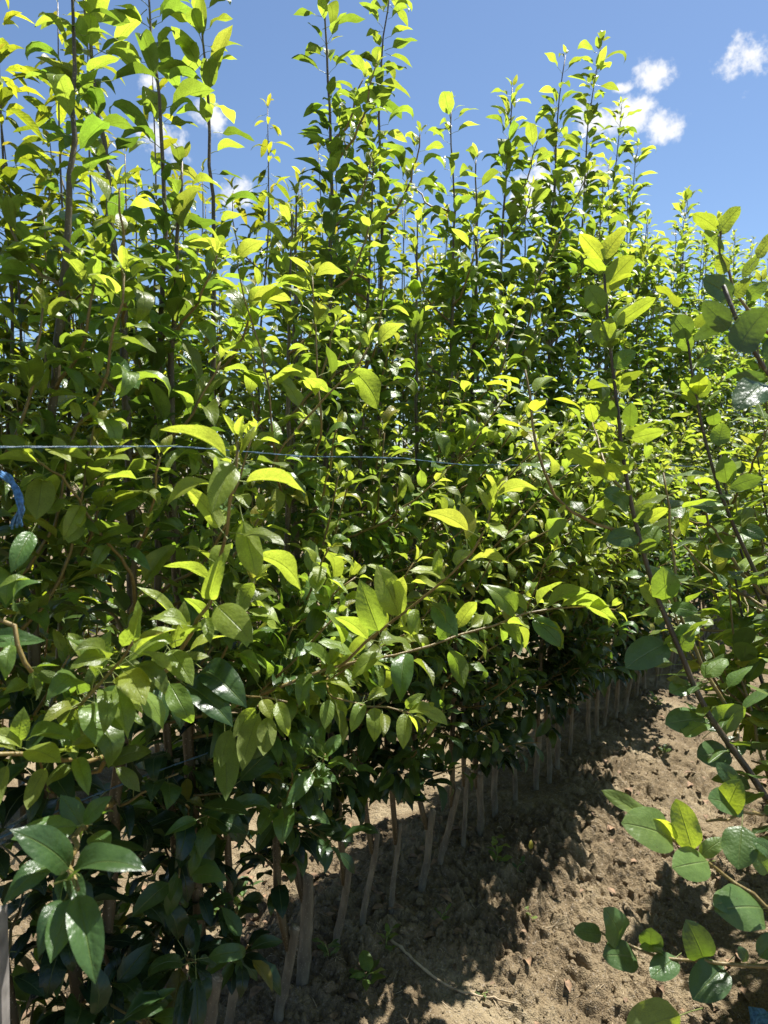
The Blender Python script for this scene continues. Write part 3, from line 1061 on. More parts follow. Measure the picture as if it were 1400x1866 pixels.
def hero_leaves(parent, ploc, leaves, bank='fine'):
    for (bx, by, tx, ty, d, dd, face, ag, ye, *w) in leaves:
        A, B = at(bx, by, d), at(tx, ty, d - dd)
        X = B - A
        toc = (CAM - A).normalized()
        nh = {'c': toc * 1.0 + UPZ * .45, 'u': -toc + UPZ * .55, 'z': UPZ + toc * .12, 's': UPZ * .8 + toc * .5, 'v': UPZ * .9 - toc * .62}[face]
        nh = nh + Vector((rng.uniform(-.15, .15), rng.uniform(-.15, .15), rng.uniform(-.1, .1)))
        bk = {'fine': FINE_LEAVES, 'broad': BROAD_LEAVES, 'long': LONG_LEAVES}[bank]
        if face == 'v' and bank == 'fine':
            bk = [FINE_LEAVES[k] for k in (0, 1, 3, 4)]
        put_leaf(parent, ploc, A, X, nh, X.length, rng.choice(bk), ag, rng.uniform(.4, .9), ye, (w[0] if w else rng.uniform(.92, 1.1)) * (.88 if bank == 'fine' else 1.0))


# near yellow-tipped branch left of the middle
hero_branch(.95, [(300, 1230, 1.18), (350, 1150, 1.10), (385, 1088, 1.05), (404, 1020, 1.02), (417, 950, 1.0), (426, 890, .99), (433, 840, .985), (437, 802, .98)], .0052, .002, [
    (412, 832, 291, 783, .99, .02, 'v', .05, .25), (436, 828, 427, 772, .98, 0, 'z', .0, .2, .55), (437, 828, 466, 776, .98, -.02, 'c', .0, .1, .5),
    (449, 878, 558, 900, .98, .02, 'v', .06, .3), (424, 845, 386, 936, .98, .05, 'c', .12, 0, .85), (388, 884, 304, 922, .98, .02, 's', .08, .1), (400, 962, 336, 886, 1.0, .0, 'u', .08, .2, .8),
    (443, 948, 468, 1050, 1.0, .05, 'u', .12, 0, .8), (470, 1012, 549, 1092, 1.02, .03, 'v', .12, .1), (382, 1060, 298, 1032, 1.03, .02, 'v', .12, .05), (384, 1092, 410, 1004, 1.03, .03, 'c', .15, 0, .7),
    (396, 1105, 462, 1172, 1.05, .05, 'c', .16, 0), (342, 1140, 271, 1130, 1.08, .03, 's', .15, 0), (462, 1062, 440, 1122, 1.06, .02, 'u', .25, 0), (330, 1165, 405, 1150, 1.08, .02, 'z', .2, .0),
    (300, 1190, 275, 1240, 1.1, .03, 'c', .2, 0), (310, 1185, 352, 1250, 1.1, .04, 'c', .25, 0), (380, 1130, 335, 1090, 1.1, 0, 'v', .2, 0)], L0=.07, age=(.25, .03), spacing=.055, spur=.0)
# branch rising to the right in the middle
hero_branch(1.381, [(600, 1225, 1.42), (660, 1180, 1.36), (705, 1140, 1.33), (750, 1105, 1.31), (805, 1062, 1.29), (848, 1027, 1.27), (870, 988, 1.26), (893, 930, 1.25), (904, 903, 1.245)], .0048, .0018, [
    (853, 967, 772, 935, 1.26, .02, 'v', .03, .6), (893, 930, 868, 884, 1.25, 0, 'c', .05, .1, .6), (893, 928, 904, 878, 1.25, .02, 'c', .05, 0, .6), (906, 905, 981, 893, 1.25, .02, 'v', .05, .3),
    (882, 972, 924, 962, 1.25, .03, 's', .12, .1), (858, 1022, 941, 1040, 1.27, .02, 'v', .05, .6), (812, 1052, 746, 1040, 1.28, .03, 's', .1, .15), (796, 1050, 800, 1000, 1.28, 0, 'c', .15, 0),
    (790, 1075, 840, 1085, 1.3, .02, 'v', .15, .2), (728, 1122, 686, 1028, 1.32, .0, 'c', .2, .2), (716, 1112, 735, 1050, 1.32, .02, 'u', .15, .5), (690, 1150, 655, 1055, 1.33, .02, 'c', .25, 0),
    (745, 1110, 760, 1160, 1.3, .02, 'u', .2, 0), (757, 1110, 748, 1158, 1.3, .02, 'c', .2, 0), (790, 1100, 835, 1160, 1.31, .03, 'c', .5, 0), (720, 1145, 770, 1185, 1.31, .03, 'v', .15, .2),
    (670, 1165, 610, 1125, 1.35, .03, 'v', .2, .1), (640, 1190, 580, 1170, 1.38, .02, 's', .3, 0)], L0=.07, age=(.3, .05), spacing=.055, spur=.0)
# long low branch reaching right towards the path
hero_branch(1.538, [(480, 1262, 1.42), (560, 1228, 1.42), (640, 1205, 1.43), (740, 1188, 1.45), (830, 1160, 1.48), (890, 1147, 1.5), (945, 1120, 1.52), (1000, 1106, 1.54), (1060, 1108, 1.56), (1120, 1112, 1.58)], .0052, .0018, [
    (972, 1126, 1028, 1182, 1.53, .03, 'c', .55, 0), (1020, 1106, 1132, 1146, 1.55, .05, 'v', .2, .1), (915, 1135, 950, 1175, 1.51, .03, 'u', .3, 0), (940, 1118, 880, 1065, 1.52, .02, 'c', .3, 0),
    (820, 1185, 846, 1255, 1.47, .03, 'u', .4, 0), (740, 1190, 730, 1280, 1.45, .05, 'c', .6, 0), (700, 1195, 640, 1240, 1.44, .03, 's', .2, 0), (800, 1165, 835, 1118, 1.48, .0, 'c', .45, 0),
    (960, 1115, 900, 1080, 1.53, .02, 'v', .2, .1), (1000, 1105, 1075, 1078, 1.54, .03, 'v', .2, 0), (600, 1215, 540, 1175, 1.42, .03, 's', .3, 0), (560, 1228, 545, 1290, 1.42, .05, 'c', .35, 0)],
    L0=.07, age=(.3, .05), spacing=.045, start=.2)
# lower twig with leaves hanging in the sun
hero_branch(1.262, [(350, 1262, 1.34), (430, 1262, 1.3), (490, 1276, 1.27), (520, 1282, 1.26)], .004, .0018, [
    (478, 1275, 497, 1312, 1.26, .02, 'c', .05, .2, 1.3), (465, 1290, 425, 1345, 1.27, .02, 'u', .2, 0), (472, 1300, 442, 1405, 1.27, .05, 'u', .2, 0, .85), (490, 1305, 480, 1378, 1.26, .05, 'u', .2, 0),
    (505, 1280, 525, 1342, 1.26, .02, 'c', .15, 0), (420, 1330, 402, 1400, 1.29, .03, 'u', .35, 0), (410, 1335, 412, 1460, 1.3, .05, 'u', .45, 0, .8), (370, 1220, 450, 1290, 1.3, .06, 'c', .75, 0),
    (340, 1250, 425, 1325, 1.28, .06, 'c', .8, 0), (300, 1245, 285, 1342, 1.25, .06, 'c', .8, 0, .8), (330, 1250, 330, 1330, 1.24, .04, 'c', .85, 0)], age=(.8, .4), fill=False)
hero_branch(1.538, [(600, 1262, 1.4), (650, 1282, 1.36), (700, 1284, 1.34), (745, 1298, 1.32)], .0035, .0016, [
    (682, 1290, 682, 1352, 1.34, .03, 'c', .2, 0, 1.1), (738, 1300, 735, 1366, 1.32, .03, 'c', .15, 0), (745, 1296, 816, 1322, 1.32, .03, 's', .15, 0), (740, 1290, 775, 1265, 1.33, 0, 'c', .2, 0), (600, 1275, 592, 1330, 1.38, .03, 'c', .3, 0),
    (660, 1280, 640, 1335, 1.36, .03, 'c', .3, 0)], spacing=.055, spur=.0)
# branch with pale folded leaves at the left
hero_branch(.83, [(240, 1055, 1.32), (205, 1002, 1.27), (160, 935, 1.22), (120, 882, 1.18), (88, 850, 1.15), (70, 838, 1.14)], .0045, .002, [
    (68, 842, -14, 838, 1.13, .03, 'v', .08, .2), (60, 836, 2, 792, 1.15, 0, 'c', .2, 0), (82, 818, 130, 842, 1.14, .02, 'z', .08, .2), (106, 835, 172, 842, 1.14, .0, 'v', .1, .3), (118, 826, 98, 795, 1.16, 0, 'c', .1, .2, 1.1),
    (78, 866, 66, 948, 1.14, .04, 'u', .1, .2), (80, 866, 34, 892, 1.13, .03, 'z', .2, 0), (148, 922, 116, 985, 1.2, .04, 'c', .12, .2, .9), (168, 935, 205, 930, 1.22, 0, 'z', .2, .1), (142, 930, 125, 990, 1.2, .05, 'u', .2, 0),
    (195, 995, 165, 1042, 1.24, .04, 'c', .2, 0, .8), (232, 1005, 275, 1040, 1.28, .03, 'c', .55, 0, .8)], spacing=.055, spur=.0)
# lit twig at the left edge
hero_branch(.70, [(200, 1388, 1.22), (130, 1386, 1.12), (60, 1377, 1.04), (-40, 1368, 1.0)], .0045, .003, [
    (34, 1350, 44, 1288, 1.02, .0, 'c', .25, 0, 1.0), (52, 1348, 140, 1350, 1.02, .02, 's', .35, 0, .95), (40, 1362, -30, 1338, 1.02, .02, 's', .2, .1), (50, 1366, 112, 1390, 1.02, .03, 's', .15, 0),
    (84, 1400, 50, 1476, 1.04, .03, 'u', .15, 0, .9), (140, 1382, 162, 1450, 1.08, .04, 'c', .4, 0), (90, 1388, 145, 1372, 1.05, 0, 'z', .1, .1), (14, 1395, -10, 1480, 1.0, .03, 'u', .2, 0)], spacing=.055, spur=.0)
# dark glossy rosette hanging at the lower left, nearest to the camera
hero_branch(.83, [(190, 1470, 1.15), (150, 1510, .98), (128, 1560, .86), (130, 1592, .80), (137, 1625, .77)], .005, .003, [
    (126, 1582, 18, 1512, .80, .04, 'c', .78, 0, 1.05), (130, 1602, 268, 1588, .79, .03, 's', .80, 0, 1.0), (98, 1576, 4, 1652, .80, .05, 's', .8, 0, .95), (128, 1638, 92, 1756, .78, .06, 'c', .72, 0, .8),
    (141, 1632, 174, 1794, .765, .05, 'c', .75, 0, 1.0), (118, 1640, 70, 1745, .79, .05, 'c', .85, 0, 1.0), (128, 1600, 150, 1660, .82, .04, 'c', .85, 0), (118, 1570, 45, 1600, .84, .0, 's', .85, 0),
    (140, 1505, 20, 1530, .96, .05, 's', .6, 0), (152, 1500, 205, 1450, .96, 0, 'c', .7, 0, .9), (150, 1505, 110, 1448, .97, 0, 'c', .7, 0), (165, 1500, 208, 1480, 1.0, .0, 'v', .6, 0), (170, 1520, 200, 1545, 1.0, .04, 's', .7, 0)],
    age=(.9, .8), fill=False)
hero_branch(.58, [(-60, 1180, 1.0), (10, 1130, .98), (40, 1190, .98), (60, 1230, .98)], .005, .003, [
    (20, 1175, 10, 1240, .97, .02, 'c', .4, 0, .9), (60, 1060, -8, 1078, .98, .02, 'z', .3, 0), (58, 970, 20, 1045, 1.02, .04, 'c', .6, 0, .9)], age=(.8, .5), spacing=.055, spur=.0)
# thin shoots with yellow tips standing in front of the upper foliage
hero_branch(1.262, [(500, 820, 1.52), (485, 680, 1.5), (462, 590, 1.48), (440, 520, 1.47), (430, 482, 1.46)], .0034, .0016, [
    (418, 470, 344, 440, 1.46, .02, 'v', .03, .4), (434, 472, 487, 440, 1.46, .02, 'v', .03, .3), (428, 478, 425, 440, 1.46, 0, 'c', .0, .2, .5), (462, 548, 532, 548, 1.47, .02, 'v', .05, .6), (482, 620, 515, 640, 1.48, .02, 'v', .1, .4),
    (470, 590, 425, 560, 1.48, 0, 'u', .15, 0), (455, 560, 500, 520, 1.48, 0, 'v', .1, .2)], age=(.4, .1), spacing=.05)
hero_branch(1.381, [(585, 800, 1.58), (580, 680, 1.56), (572, 580, 1.55), (566, 505, 1.54)], .0034, .0016, [
    (565, 505, 525, 468, 1.54, 0, 'v', .0, .4, .7), (575, 502, 632, 500, 1.54, .02, 'v', .05, .4), (568, 530, 500, 512, 1.54, .02, 'v', .1, .1), (574, 590, 600, 560, 1.55, 0, 'c', .15, 0), (570, 540, 610, 545, 1.55, .02, 'v', .12, 0)], age=(.4, .08), spacing=.045)
hero_branch(1.262, [(500, 850, 1.5), (545, 780, 1.48), (600, 720, 1.46), (650, 665, 1.45), (675, 632, 1.44)], .004, .0016, [
    (672, 632, 640, 600, 1.44, 0, 'c', .15, 0), (690, 628, 740, 590, 1.44, 0, 'v', .08, .3), (640, 672, 688, 745, 1.45, .03, 'u', .15, 0), (575, 705, 515, 672, 1.47, .02, 'v', .08, .2), (598, 715, 560, 690, 1.46, .02, 'v', .12, .2), (620, 700, 660, 680, 1.46, 0, 'c', .1, 0)],
    age=(.4, .1), spacing=.045)
hero_branch(2.079, [(900, 1000, 2.0), (960, 935, 1.98), (1030, 870, 1.96), (1060, 845, 1.95)], .004, .0016, [], age=(.4, .1), spacing=.045)
hero_branch(2.53, [(930, 1010, 2.2), (1000, 965, 2.15), (1080, 925, 2.1)], .004, .0016, [], age=(.4, .1), spacing=.045)
hero_branch(2.079, [(905, 690, 2.2), (935, 600, 2.18), (975, 520, 2.16), (990, 490, 2.15)], .004, .0016, [], age=(.35, .08), spacing=.045)

# ------------------------------------------------------------------ trees of the row on the right that lean over the path
GROUP_R = 'round-leaved trees leaning in from the right'


def right_tree(label, basept, pix, r0, r1, leaves, twigs=(), auto=0, L0=.06, age=(.75, .2), spacing=.036, fill=.6):
    bx, by = basept
    base = Vector((bx, by, gzw(bx, by)))
    tree = thing('leaning_tree', base, label, 'young tree', GROUP_R)
    pts = [base + Vector((0, 0, -.06)), base + Vector((0, 0, .06))] + [at(x, y, d) for x, y, d in pix]
    P = smooth_path(pts, 34)
    rr = [r0 + (r1 - r0) * (i / 33) ** .9 for i in range(34)]
    V, F = tube([q - base for q in P], rr, 8, True, .03, rng)
    link('trunk', mesh_from('trunk', V, F, [M_DARKTRUNK]), tree)
    Ln = path_len(P)
    if fill:
        sink = Sink(tree, base, None, 200)
        foliate(sink, P, Ln * (1 - fill), Ln, 'broad', L0, age[0], age[1], spacing, .18, .1, None, False)
    hero_leaves(tree, base, leaves, 'broad')
    for k in range(auto):
        c, d = along(P, Ln * rng.uniform(.15, .8))
        out = (-FACE * rng.uniform(.2, 1) + Vector((SA, CA, 0)) * rng.uniform(-.8, .9)).normalized()
        ln = rng.uniform(.2, .42)
        shoot(tree, base, [c, c + (out + UPZ * .6).normalized() * ln * .5, c + (out * .7 + UPZ * rng.uniform(.5, 1.1)).normalized() * ln], .004, .002, rng.choice(['broad', 'long']), L0, .45, .08, .03, .15, 10, None, .15, tip=False)
    for tw in twigs:
        q = [at(x, y, d) for x, y, d in tw['pix']]
        q = [min(P, key=lambda w: (w - q[0]).length)] + q
        b_, b0 = shoot(tree, base, q, tw.get('r0', .0045), .002, tw.get('kind', 'broad'), tw.get('L', .065), *tw.get('age', (.6, .25)), tw.get('sp', .04), .1, 18, None, .15, tw.get('start', .15), tw.get('mat'), None, tw.get('fill', True), False)
        hero_leaves(b_, b0, tw.get('leaves', []), tw.get('bank', 'broad'))
    return tree


d = 1.40
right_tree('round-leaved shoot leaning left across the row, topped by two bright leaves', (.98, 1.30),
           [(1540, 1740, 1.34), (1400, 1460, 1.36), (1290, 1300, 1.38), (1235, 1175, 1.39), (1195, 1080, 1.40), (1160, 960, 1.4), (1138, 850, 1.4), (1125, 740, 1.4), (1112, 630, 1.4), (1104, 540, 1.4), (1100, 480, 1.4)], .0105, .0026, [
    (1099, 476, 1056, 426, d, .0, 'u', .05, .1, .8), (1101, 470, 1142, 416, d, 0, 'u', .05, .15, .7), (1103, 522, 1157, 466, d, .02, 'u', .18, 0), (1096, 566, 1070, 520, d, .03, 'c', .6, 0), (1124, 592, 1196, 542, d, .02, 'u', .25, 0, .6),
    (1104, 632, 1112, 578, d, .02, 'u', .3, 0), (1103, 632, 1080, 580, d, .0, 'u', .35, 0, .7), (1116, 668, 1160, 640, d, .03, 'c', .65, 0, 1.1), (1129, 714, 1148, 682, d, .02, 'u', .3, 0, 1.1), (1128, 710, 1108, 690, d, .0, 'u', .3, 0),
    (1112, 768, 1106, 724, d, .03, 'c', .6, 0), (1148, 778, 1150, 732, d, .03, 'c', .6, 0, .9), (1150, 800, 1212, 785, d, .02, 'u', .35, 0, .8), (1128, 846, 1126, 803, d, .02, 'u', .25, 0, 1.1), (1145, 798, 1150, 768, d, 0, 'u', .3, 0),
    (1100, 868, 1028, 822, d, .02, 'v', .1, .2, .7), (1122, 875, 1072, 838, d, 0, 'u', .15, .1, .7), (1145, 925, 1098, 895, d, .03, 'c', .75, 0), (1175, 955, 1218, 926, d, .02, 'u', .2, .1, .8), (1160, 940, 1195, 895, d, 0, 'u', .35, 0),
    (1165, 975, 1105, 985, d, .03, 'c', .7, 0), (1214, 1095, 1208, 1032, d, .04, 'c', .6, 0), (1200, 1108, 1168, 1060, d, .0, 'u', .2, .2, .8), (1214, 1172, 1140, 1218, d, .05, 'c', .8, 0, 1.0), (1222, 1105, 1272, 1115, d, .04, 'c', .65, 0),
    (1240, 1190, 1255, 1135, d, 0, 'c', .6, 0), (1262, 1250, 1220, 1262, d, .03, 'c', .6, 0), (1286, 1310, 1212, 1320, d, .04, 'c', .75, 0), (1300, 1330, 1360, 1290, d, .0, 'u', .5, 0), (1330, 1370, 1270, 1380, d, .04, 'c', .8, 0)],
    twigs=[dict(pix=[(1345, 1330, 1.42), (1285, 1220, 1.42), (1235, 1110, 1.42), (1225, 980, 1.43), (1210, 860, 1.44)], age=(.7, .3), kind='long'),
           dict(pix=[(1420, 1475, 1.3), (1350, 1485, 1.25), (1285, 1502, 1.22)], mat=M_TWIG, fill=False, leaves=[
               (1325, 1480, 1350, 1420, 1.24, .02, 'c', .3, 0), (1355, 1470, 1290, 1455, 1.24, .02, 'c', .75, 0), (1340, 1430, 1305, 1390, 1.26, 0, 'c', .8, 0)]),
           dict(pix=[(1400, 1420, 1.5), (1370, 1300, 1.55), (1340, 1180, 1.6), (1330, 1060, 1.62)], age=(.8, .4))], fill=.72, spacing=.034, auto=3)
right_tree('round-leaved shoot with a dark stem behind the first leaning one', (1.30, 1.55),
           [(1640, 1600, 1.55), (1500, 1290, 1.57), (1400, 1090, 1.6), (1325, 930, 1.6), (1290, 820, 1.6), (1268, 720, 1.6), (1256, 640, 1.6), (1250, 570, 1.6)], .010, .0026, [
    (1256, 612, 1228, 575, 1.6, .02, 'c', .7, 0), (1258, 640, 1228, 590, 1.6, 0, 'u', .5, 0), (1270, 665, 1312, 650, 1.6, .03, 'c', .6, 0, .8), (1268, 725, 1248, 688, 1.6, .02, 'u', .4, 0, 1.2), (1275, 725, 1290, 690, 1.6, .02, 'u', .4, 0),
    (1302, 775, 1300, 745, 1.6, .03, 'c', .6, 0, 1.1), (1308, 812, 1318, 770, 1.6, 0, 'u', .55, 0, 1.2), (1325, 880, 1318, 830, 1.6, .03, 'c', .65, 0), (1330, 890, 1390, 870, 1.6, .02, 'u', .7, 0, .8), (1310, 925, 1256, 920, 1.6, .03, 'c', .75, 0, .7),
    (1350, 960, 1395, 980, 1.6, .03, 'c', .75, 0), (1340, 1000, 1300, 1010, 1.6, .03, 'c', .7, 0)],
    twigs=[dict(pix=[(1395, 1085, 1.6), (1320, 1000, 1.62), (1290, 940, 1.63), (1270, 880, 1.64)], age=(.7, .3), kind='long')], fill=.7, spacing=.034, auto=4)
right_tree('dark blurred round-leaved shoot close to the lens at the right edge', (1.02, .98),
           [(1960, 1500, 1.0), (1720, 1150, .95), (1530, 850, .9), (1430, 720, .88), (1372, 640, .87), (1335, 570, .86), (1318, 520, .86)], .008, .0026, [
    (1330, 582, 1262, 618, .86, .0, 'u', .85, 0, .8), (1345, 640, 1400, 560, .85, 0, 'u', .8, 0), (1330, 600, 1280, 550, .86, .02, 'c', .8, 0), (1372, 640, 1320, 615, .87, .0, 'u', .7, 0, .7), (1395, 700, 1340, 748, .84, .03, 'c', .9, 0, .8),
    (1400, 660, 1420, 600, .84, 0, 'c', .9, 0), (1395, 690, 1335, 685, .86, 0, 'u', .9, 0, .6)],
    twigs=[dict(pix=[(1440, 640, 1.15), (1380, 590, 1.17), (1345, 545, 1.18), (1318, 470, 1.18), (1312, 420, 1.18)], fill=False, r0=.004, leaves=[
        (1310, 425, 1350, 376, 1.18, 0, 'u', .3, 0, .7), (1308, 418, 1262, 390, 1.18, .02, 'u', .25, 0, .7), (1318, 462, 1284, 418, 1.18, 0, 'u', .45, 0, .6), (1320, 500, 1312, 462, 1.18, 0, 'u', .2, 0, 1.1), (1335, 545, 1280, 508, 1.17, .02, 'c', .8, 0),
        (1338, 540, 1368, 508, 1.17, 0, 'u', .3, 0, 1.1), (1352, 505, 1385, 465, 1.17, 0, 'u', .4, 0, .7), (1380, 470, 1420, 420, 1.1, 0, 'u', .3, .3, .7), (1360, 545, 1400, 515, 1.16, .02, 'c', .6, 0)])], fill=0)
right_tree('round-leaved low branch stretched over the soil at the lower right', (1.02, 1.16),
           [(1800, 1800, 1.16), (1640, 1730, 1.17), (1520, 1700, 1.18), (1460, 1560, 1.2), (1440, 1380, 1.22), (1450, 1200, 1.24)], .008, .003, [],
           twigs=[dict(pix=[(1480, 1755, 1.18), (1400, 1757, 1.2), (1300, 1752, 1.22), (1210, 1742, 1.24), (1140, 1722, 1.26), (1095, 1702, 1.28)], fill=False, mat=M_TWIG, r0=.005, leaves=[
               (1096, 1703, 1045, 1698, 1.27, .02, 'c', .7, 0), (1130, 1716, 1100, 1654, 1.26, .02, 'c', .75, 0, .95), (1160, 1745, 1098, 1742, 1.25, .03, 'c', .75, 0, .95), (1187, 1724, 1187, 1690, 1.25, .02, 'c', .75, 0, 1.2),
               (1212, 1738, 1165, 1726, 1.25, .02, 's', .6, 0, .6), (1232, 1744, 1186, 1782, 1.24, .04, 'c', .85, 0, 1.0), (1282, 1746, 1250, 1675, 1.23, .02, 'c', .75, 0, .95), (1318, 1762, 1262, 1822, 1.22, .04, 'c', .85, 0, 1.0),
               (1362, 1752, 1345, 1725, 1.2, 0, 'c', .85, 0), (1385, 1745, 1420, 1700, 1.2, 0, 'c', .85, 0), (1240, 1850, 1140, 1890, 1.05, .0, 'u', .3, 0)]),
                  dict(pix=[(1470, 1690, 1.1), (1400, 1655, 1.12), (1340, 1605, 1.14), (1290, 1570, 1.15), (1230, 1530, 1.16), (1185, 1500, 1.17)], fill=False, mat=M_TWIG, r0=.004, leaves=[
                      (1190, 1500, 1096, 1440, 1.16, .0, 'c', .2, 0, .5), (1225, 1528, 1132, 1500, 1.15, .02, 'c', .35, 0), (1232, 1532, 1180, 1492, 1.15, 0, 'v', .1, .2), (1262, 1550, 1232, 1455, 1.15, 0, 'c', .3, 0, .7),
                      (1290, 1570, 1225, 1582, 1.14, .04, 'c', .45, 0, 1.1), (1275, 1560, 1320, 1528, 1.15, 0, 'c', .4, 0, .8), (1350, 1640, 1300, 1650, 1.12, .03, 'c', .55, 0), (1390, 1655, 1302, 1660, 1.12, .03, 'c', .6, 0, 1.1),
                      (1352, 1505, 1345, 1585, 1.13, .04, 'c', .55, 0, 1.05), (1410, 1560, 1370, 1530, 1.1, 0, 'c', .7, 0), (1400, 1590, 1365, 1545, 1.1, 0, 'c', .6, 0)])], fill=.35, spacing=.04)

# more leaning shoots farther along the right side, their tops in front of the far pears
right_tree('slim round-leaved shoot with pale leaves behind the two leaning ones', tuple(rowpt(.14, 2.35))[:2],
           [(1560, 1400, 2.0), (1440, 1200, 2.02), (1370, 1060, 2.04), (1330, 930, 2.05), (1312, 820, 2.05)], .008, .0025, [], L0=.068, age=(.7, .2), spacing=.034, fill=.8,
           auto=14, twigs=[dict(pix=[(1440, 1200, 2.0), (1350, 1130, 2.0), (1290, 1070, 2.0), (1255, 1010, 2.0)], age=(.7, .2), sp=.032), dict(pix=[(1400, 1120, 2.05), (1390, 1000, 2.1), (1372, 900, 2.1)], age=(.6, .2), sp=.032),
                  dict(pix=[(1560, 1400, 2.0), (1440, 1330, 2.0), (1350, 1270, 2.0), (1300, 1230, 2.0)], age=(.8, .3), sp=.034),
                  dict(pix=[(1400, 1130, 2.0), (1330, 1150, 1.9), (1260, 1140, 1.85), (1215, 1120, 1.8)], age=(.6, .2), sp=.03), dict(pix=[(1345, 980, 2.05), (1290, 960, 1.95), (1230, 940, 1.9)], age=(.5, .2), sp=.03),
                  dict(pix=[(1330, 930, 2.05), (1370, 850, 1.95), (1400, 780, 1.9)], age=(.5, .2), sp=.03)])
right_tree('bushy round-leaved tree farthest along the path at the right edge', tuple(rowpt(.10, 3.2))[:2],
           [(1520, 1300, 2.7), (1450, 1150, 2.72), (1410, 1000, 2.74), (1385, 860, 2.75), (1372, 760, 2.75)], .009, .0025, [], L0=.07, age=(.6, .15), spacing=.032, fill=.85,
           auto=14, twigs=[dict(pix=[(1470, 1200, 2.7), (1380, 1120, 2.7), (1320, 1060, 2.7), (1290, 1000, 2.7)], age=(.6, .2), sp=.03), dict(pix=[(1430, 1080, 2.7), (1360, 990, 2.7), (1340, 900, 2.7)], age=(.6, .2), sp=.03),
                  dict(pix=[(1410, 1000, 2.7), (1430, 880, 2.7), (1420, 780, 2.7)], age=(.5, .15), sp=.03)])
right_tree('round-leaved shoot crossing low in front of the soil at the right edge', tuple(rowpt(.16, 1.75))[:2],
           [(1640, 1560, 1.6), (1520, 1430, 1.6), (1430, 1330, 1.62), (1380, 1220, 1.64), (1352, 1120, 1.65), (1338, 1040, 1.65)], .008, .0025, [], L0=.068, age=(.85, .3), spacing=.036, fill=.75,
           auto=14, twigs=[dict(pix=[(1520, 1430, 1.58), (1440, 1400, 1.56), (1370, 1390, 1.55)], age=(.8, .4), sp=.034), dict(pix=[(1430, 1330, 1.6), (1350, 1260, 1.6), (1300, 1200, 1.6)], age=(.8, .3), sp=.034)])
def wall_tree(p, t, lean, kind, material, name, label, cat, group, L0):
    base = rowpt(p, t)
    base.z = gz(*to_pt(base.x, base.y))
    tree = thing(name, base, label, cat, group)
    top = rng.uniform(2.2, 2.8) if p < 0 or t > 4.5 or t < 0 else rng.uniform(1.6, 2.0)
    pts = [base + Vector((0, 0, -.05))] + [base - FACE * (lean * f) + Vector((rng.uniform(-.03, .03), rng.uniform(-.03, .03), top * f)) for f in (.2, .4, .6, .8, 1)]
    P = smooth_path(pts, 20)
    V, F = tube([q - base for q in P], [.012 * (1 - .8 * i / 19) for i in range(20)], 7)
    link('trunk', mesh_from('trunk', V, F, [M_DARKTRUNK]), tree)
    mass = Mass(); Ln = path_len(P)
    foliate(Sink(tree, base, mass, 400), P, .35, Ln, kind, L0, .8, .2, .035, .5, .2, None, True)
    for k in range(9):
        c, d = along(P, rng.uniform(.3, 1.8))
        out = (FACE * rng.uniform(-1, .6) + Vector((SA, CA, 0)) * rng.uniform(-.8, .8)).normalized()
        ln = rng.uniform(.2, .4)
        shoot(tree, base, [c, c + (out + UPZ * .7).normalized() * ln * .5, c + (out * .6 + UPZ * 1.1).normalized() * ln], .004, .002, kind, L0, .6, .2, .032, .2, 8, mass, .15)
    mass.build('foliage', material, tree, base)


t = 1.7
while t < 7.5:
    wall_tree(P_RIGHT + rng.uniform(-.05, .1), t, rng.uniform(.25, .66) * min(1, (t - .9) / 1.2), 'broad', M_PEAR_MASS, 'row_tree', 'round-leaved tree standing in the row on the right side of the path', 'young tree', 'trees of the row on the right', .075)
    t += rng.uniform(.12, .18) if t < 3.4 else rng.uniform(.2, .3)
for t in (-2.2, -1.9, -1.6, -1.35, -1.1, -.85, -.6, -.4, -.2, 0.0, .15):
    wall_tree(P_LEFT, t, .02, 'pear', M_PEAR_MASS, 'pear_tree', 'pear tree of the row beside the camera, left of the view', 'pear tree', 'pear trees beside the camera', .085)
for t in (-2.4, -2.1, -1.8, -1.5, -1.2, -.95):
    wall_tree(P_RIGHT, t, .02, 'broad', M_PEAR_MASS, 'row_tree', 'round-leaved tree of the right row behind the camera', 'young tree', 'trees of the right row behind the camera', .075)

# ------------------------------------------------------------------ cherry trees of the rows behind
GROUP_C = 'drooping-leaved cherry trees behind the pears'


def back_tree(p, t, top, single, label):
    base = rowpt(p, t)
    base.z = gz(p, t)
    tree = thing('cherry_tree', base, label, 'cherry tree', GROUP_C)
    lean = Vector((rng.uniform(-.1, .1), rng.uniform(-.1, .1), 0))
    pts = [base + Vector((0, 0, -.05))] + [base + lean * f + Vector((rng.uniform(-.02, .02), rng.uniform(-.02, .02), (top - base.z) * f)) for f in (.2, .4, .6, .8, 1)]
    P = smooth_path(pts, 22)
    V, F = tube([q - base for q in P], [.013 * (1 - .85 * i / 21) for i in range(22)], 7)
    link('trunk', mesh_from('trunk', V, F, [M_TRUNK]), tree)
    Ln = path_len(P)
    mass = None if single else Mass()
    sink = Sink(tree, base, mass, 260)
    foliate(sink, P, .5, Ln, 'cherry', .125, .8, .12, .034, .22, .75, None, True)
    if mass is None:
        mass = Mass()
    for k in range(17 if p > -3 else 9):
        s = rng.uniform(.15, Ln * .75)
        c, d = along(P, s)
        a = rng.uniform(0, 6.28)
        out = Vector((math.cos(a), math.sin(a), 0))
        ln = rng.uniform(.3, .65)
        shoot(tree, base, [c, c + (out + UPZ * .9).normalized() * ln * .5, c + (out * .55 + UPZ * 1.2).normalized() * ln], .005, .002, 'cherry', .125, .7, .2, .034, .2, 8, mass, .75)
    mass.build('foliage', M_CHERRY_MASS, tree, base)


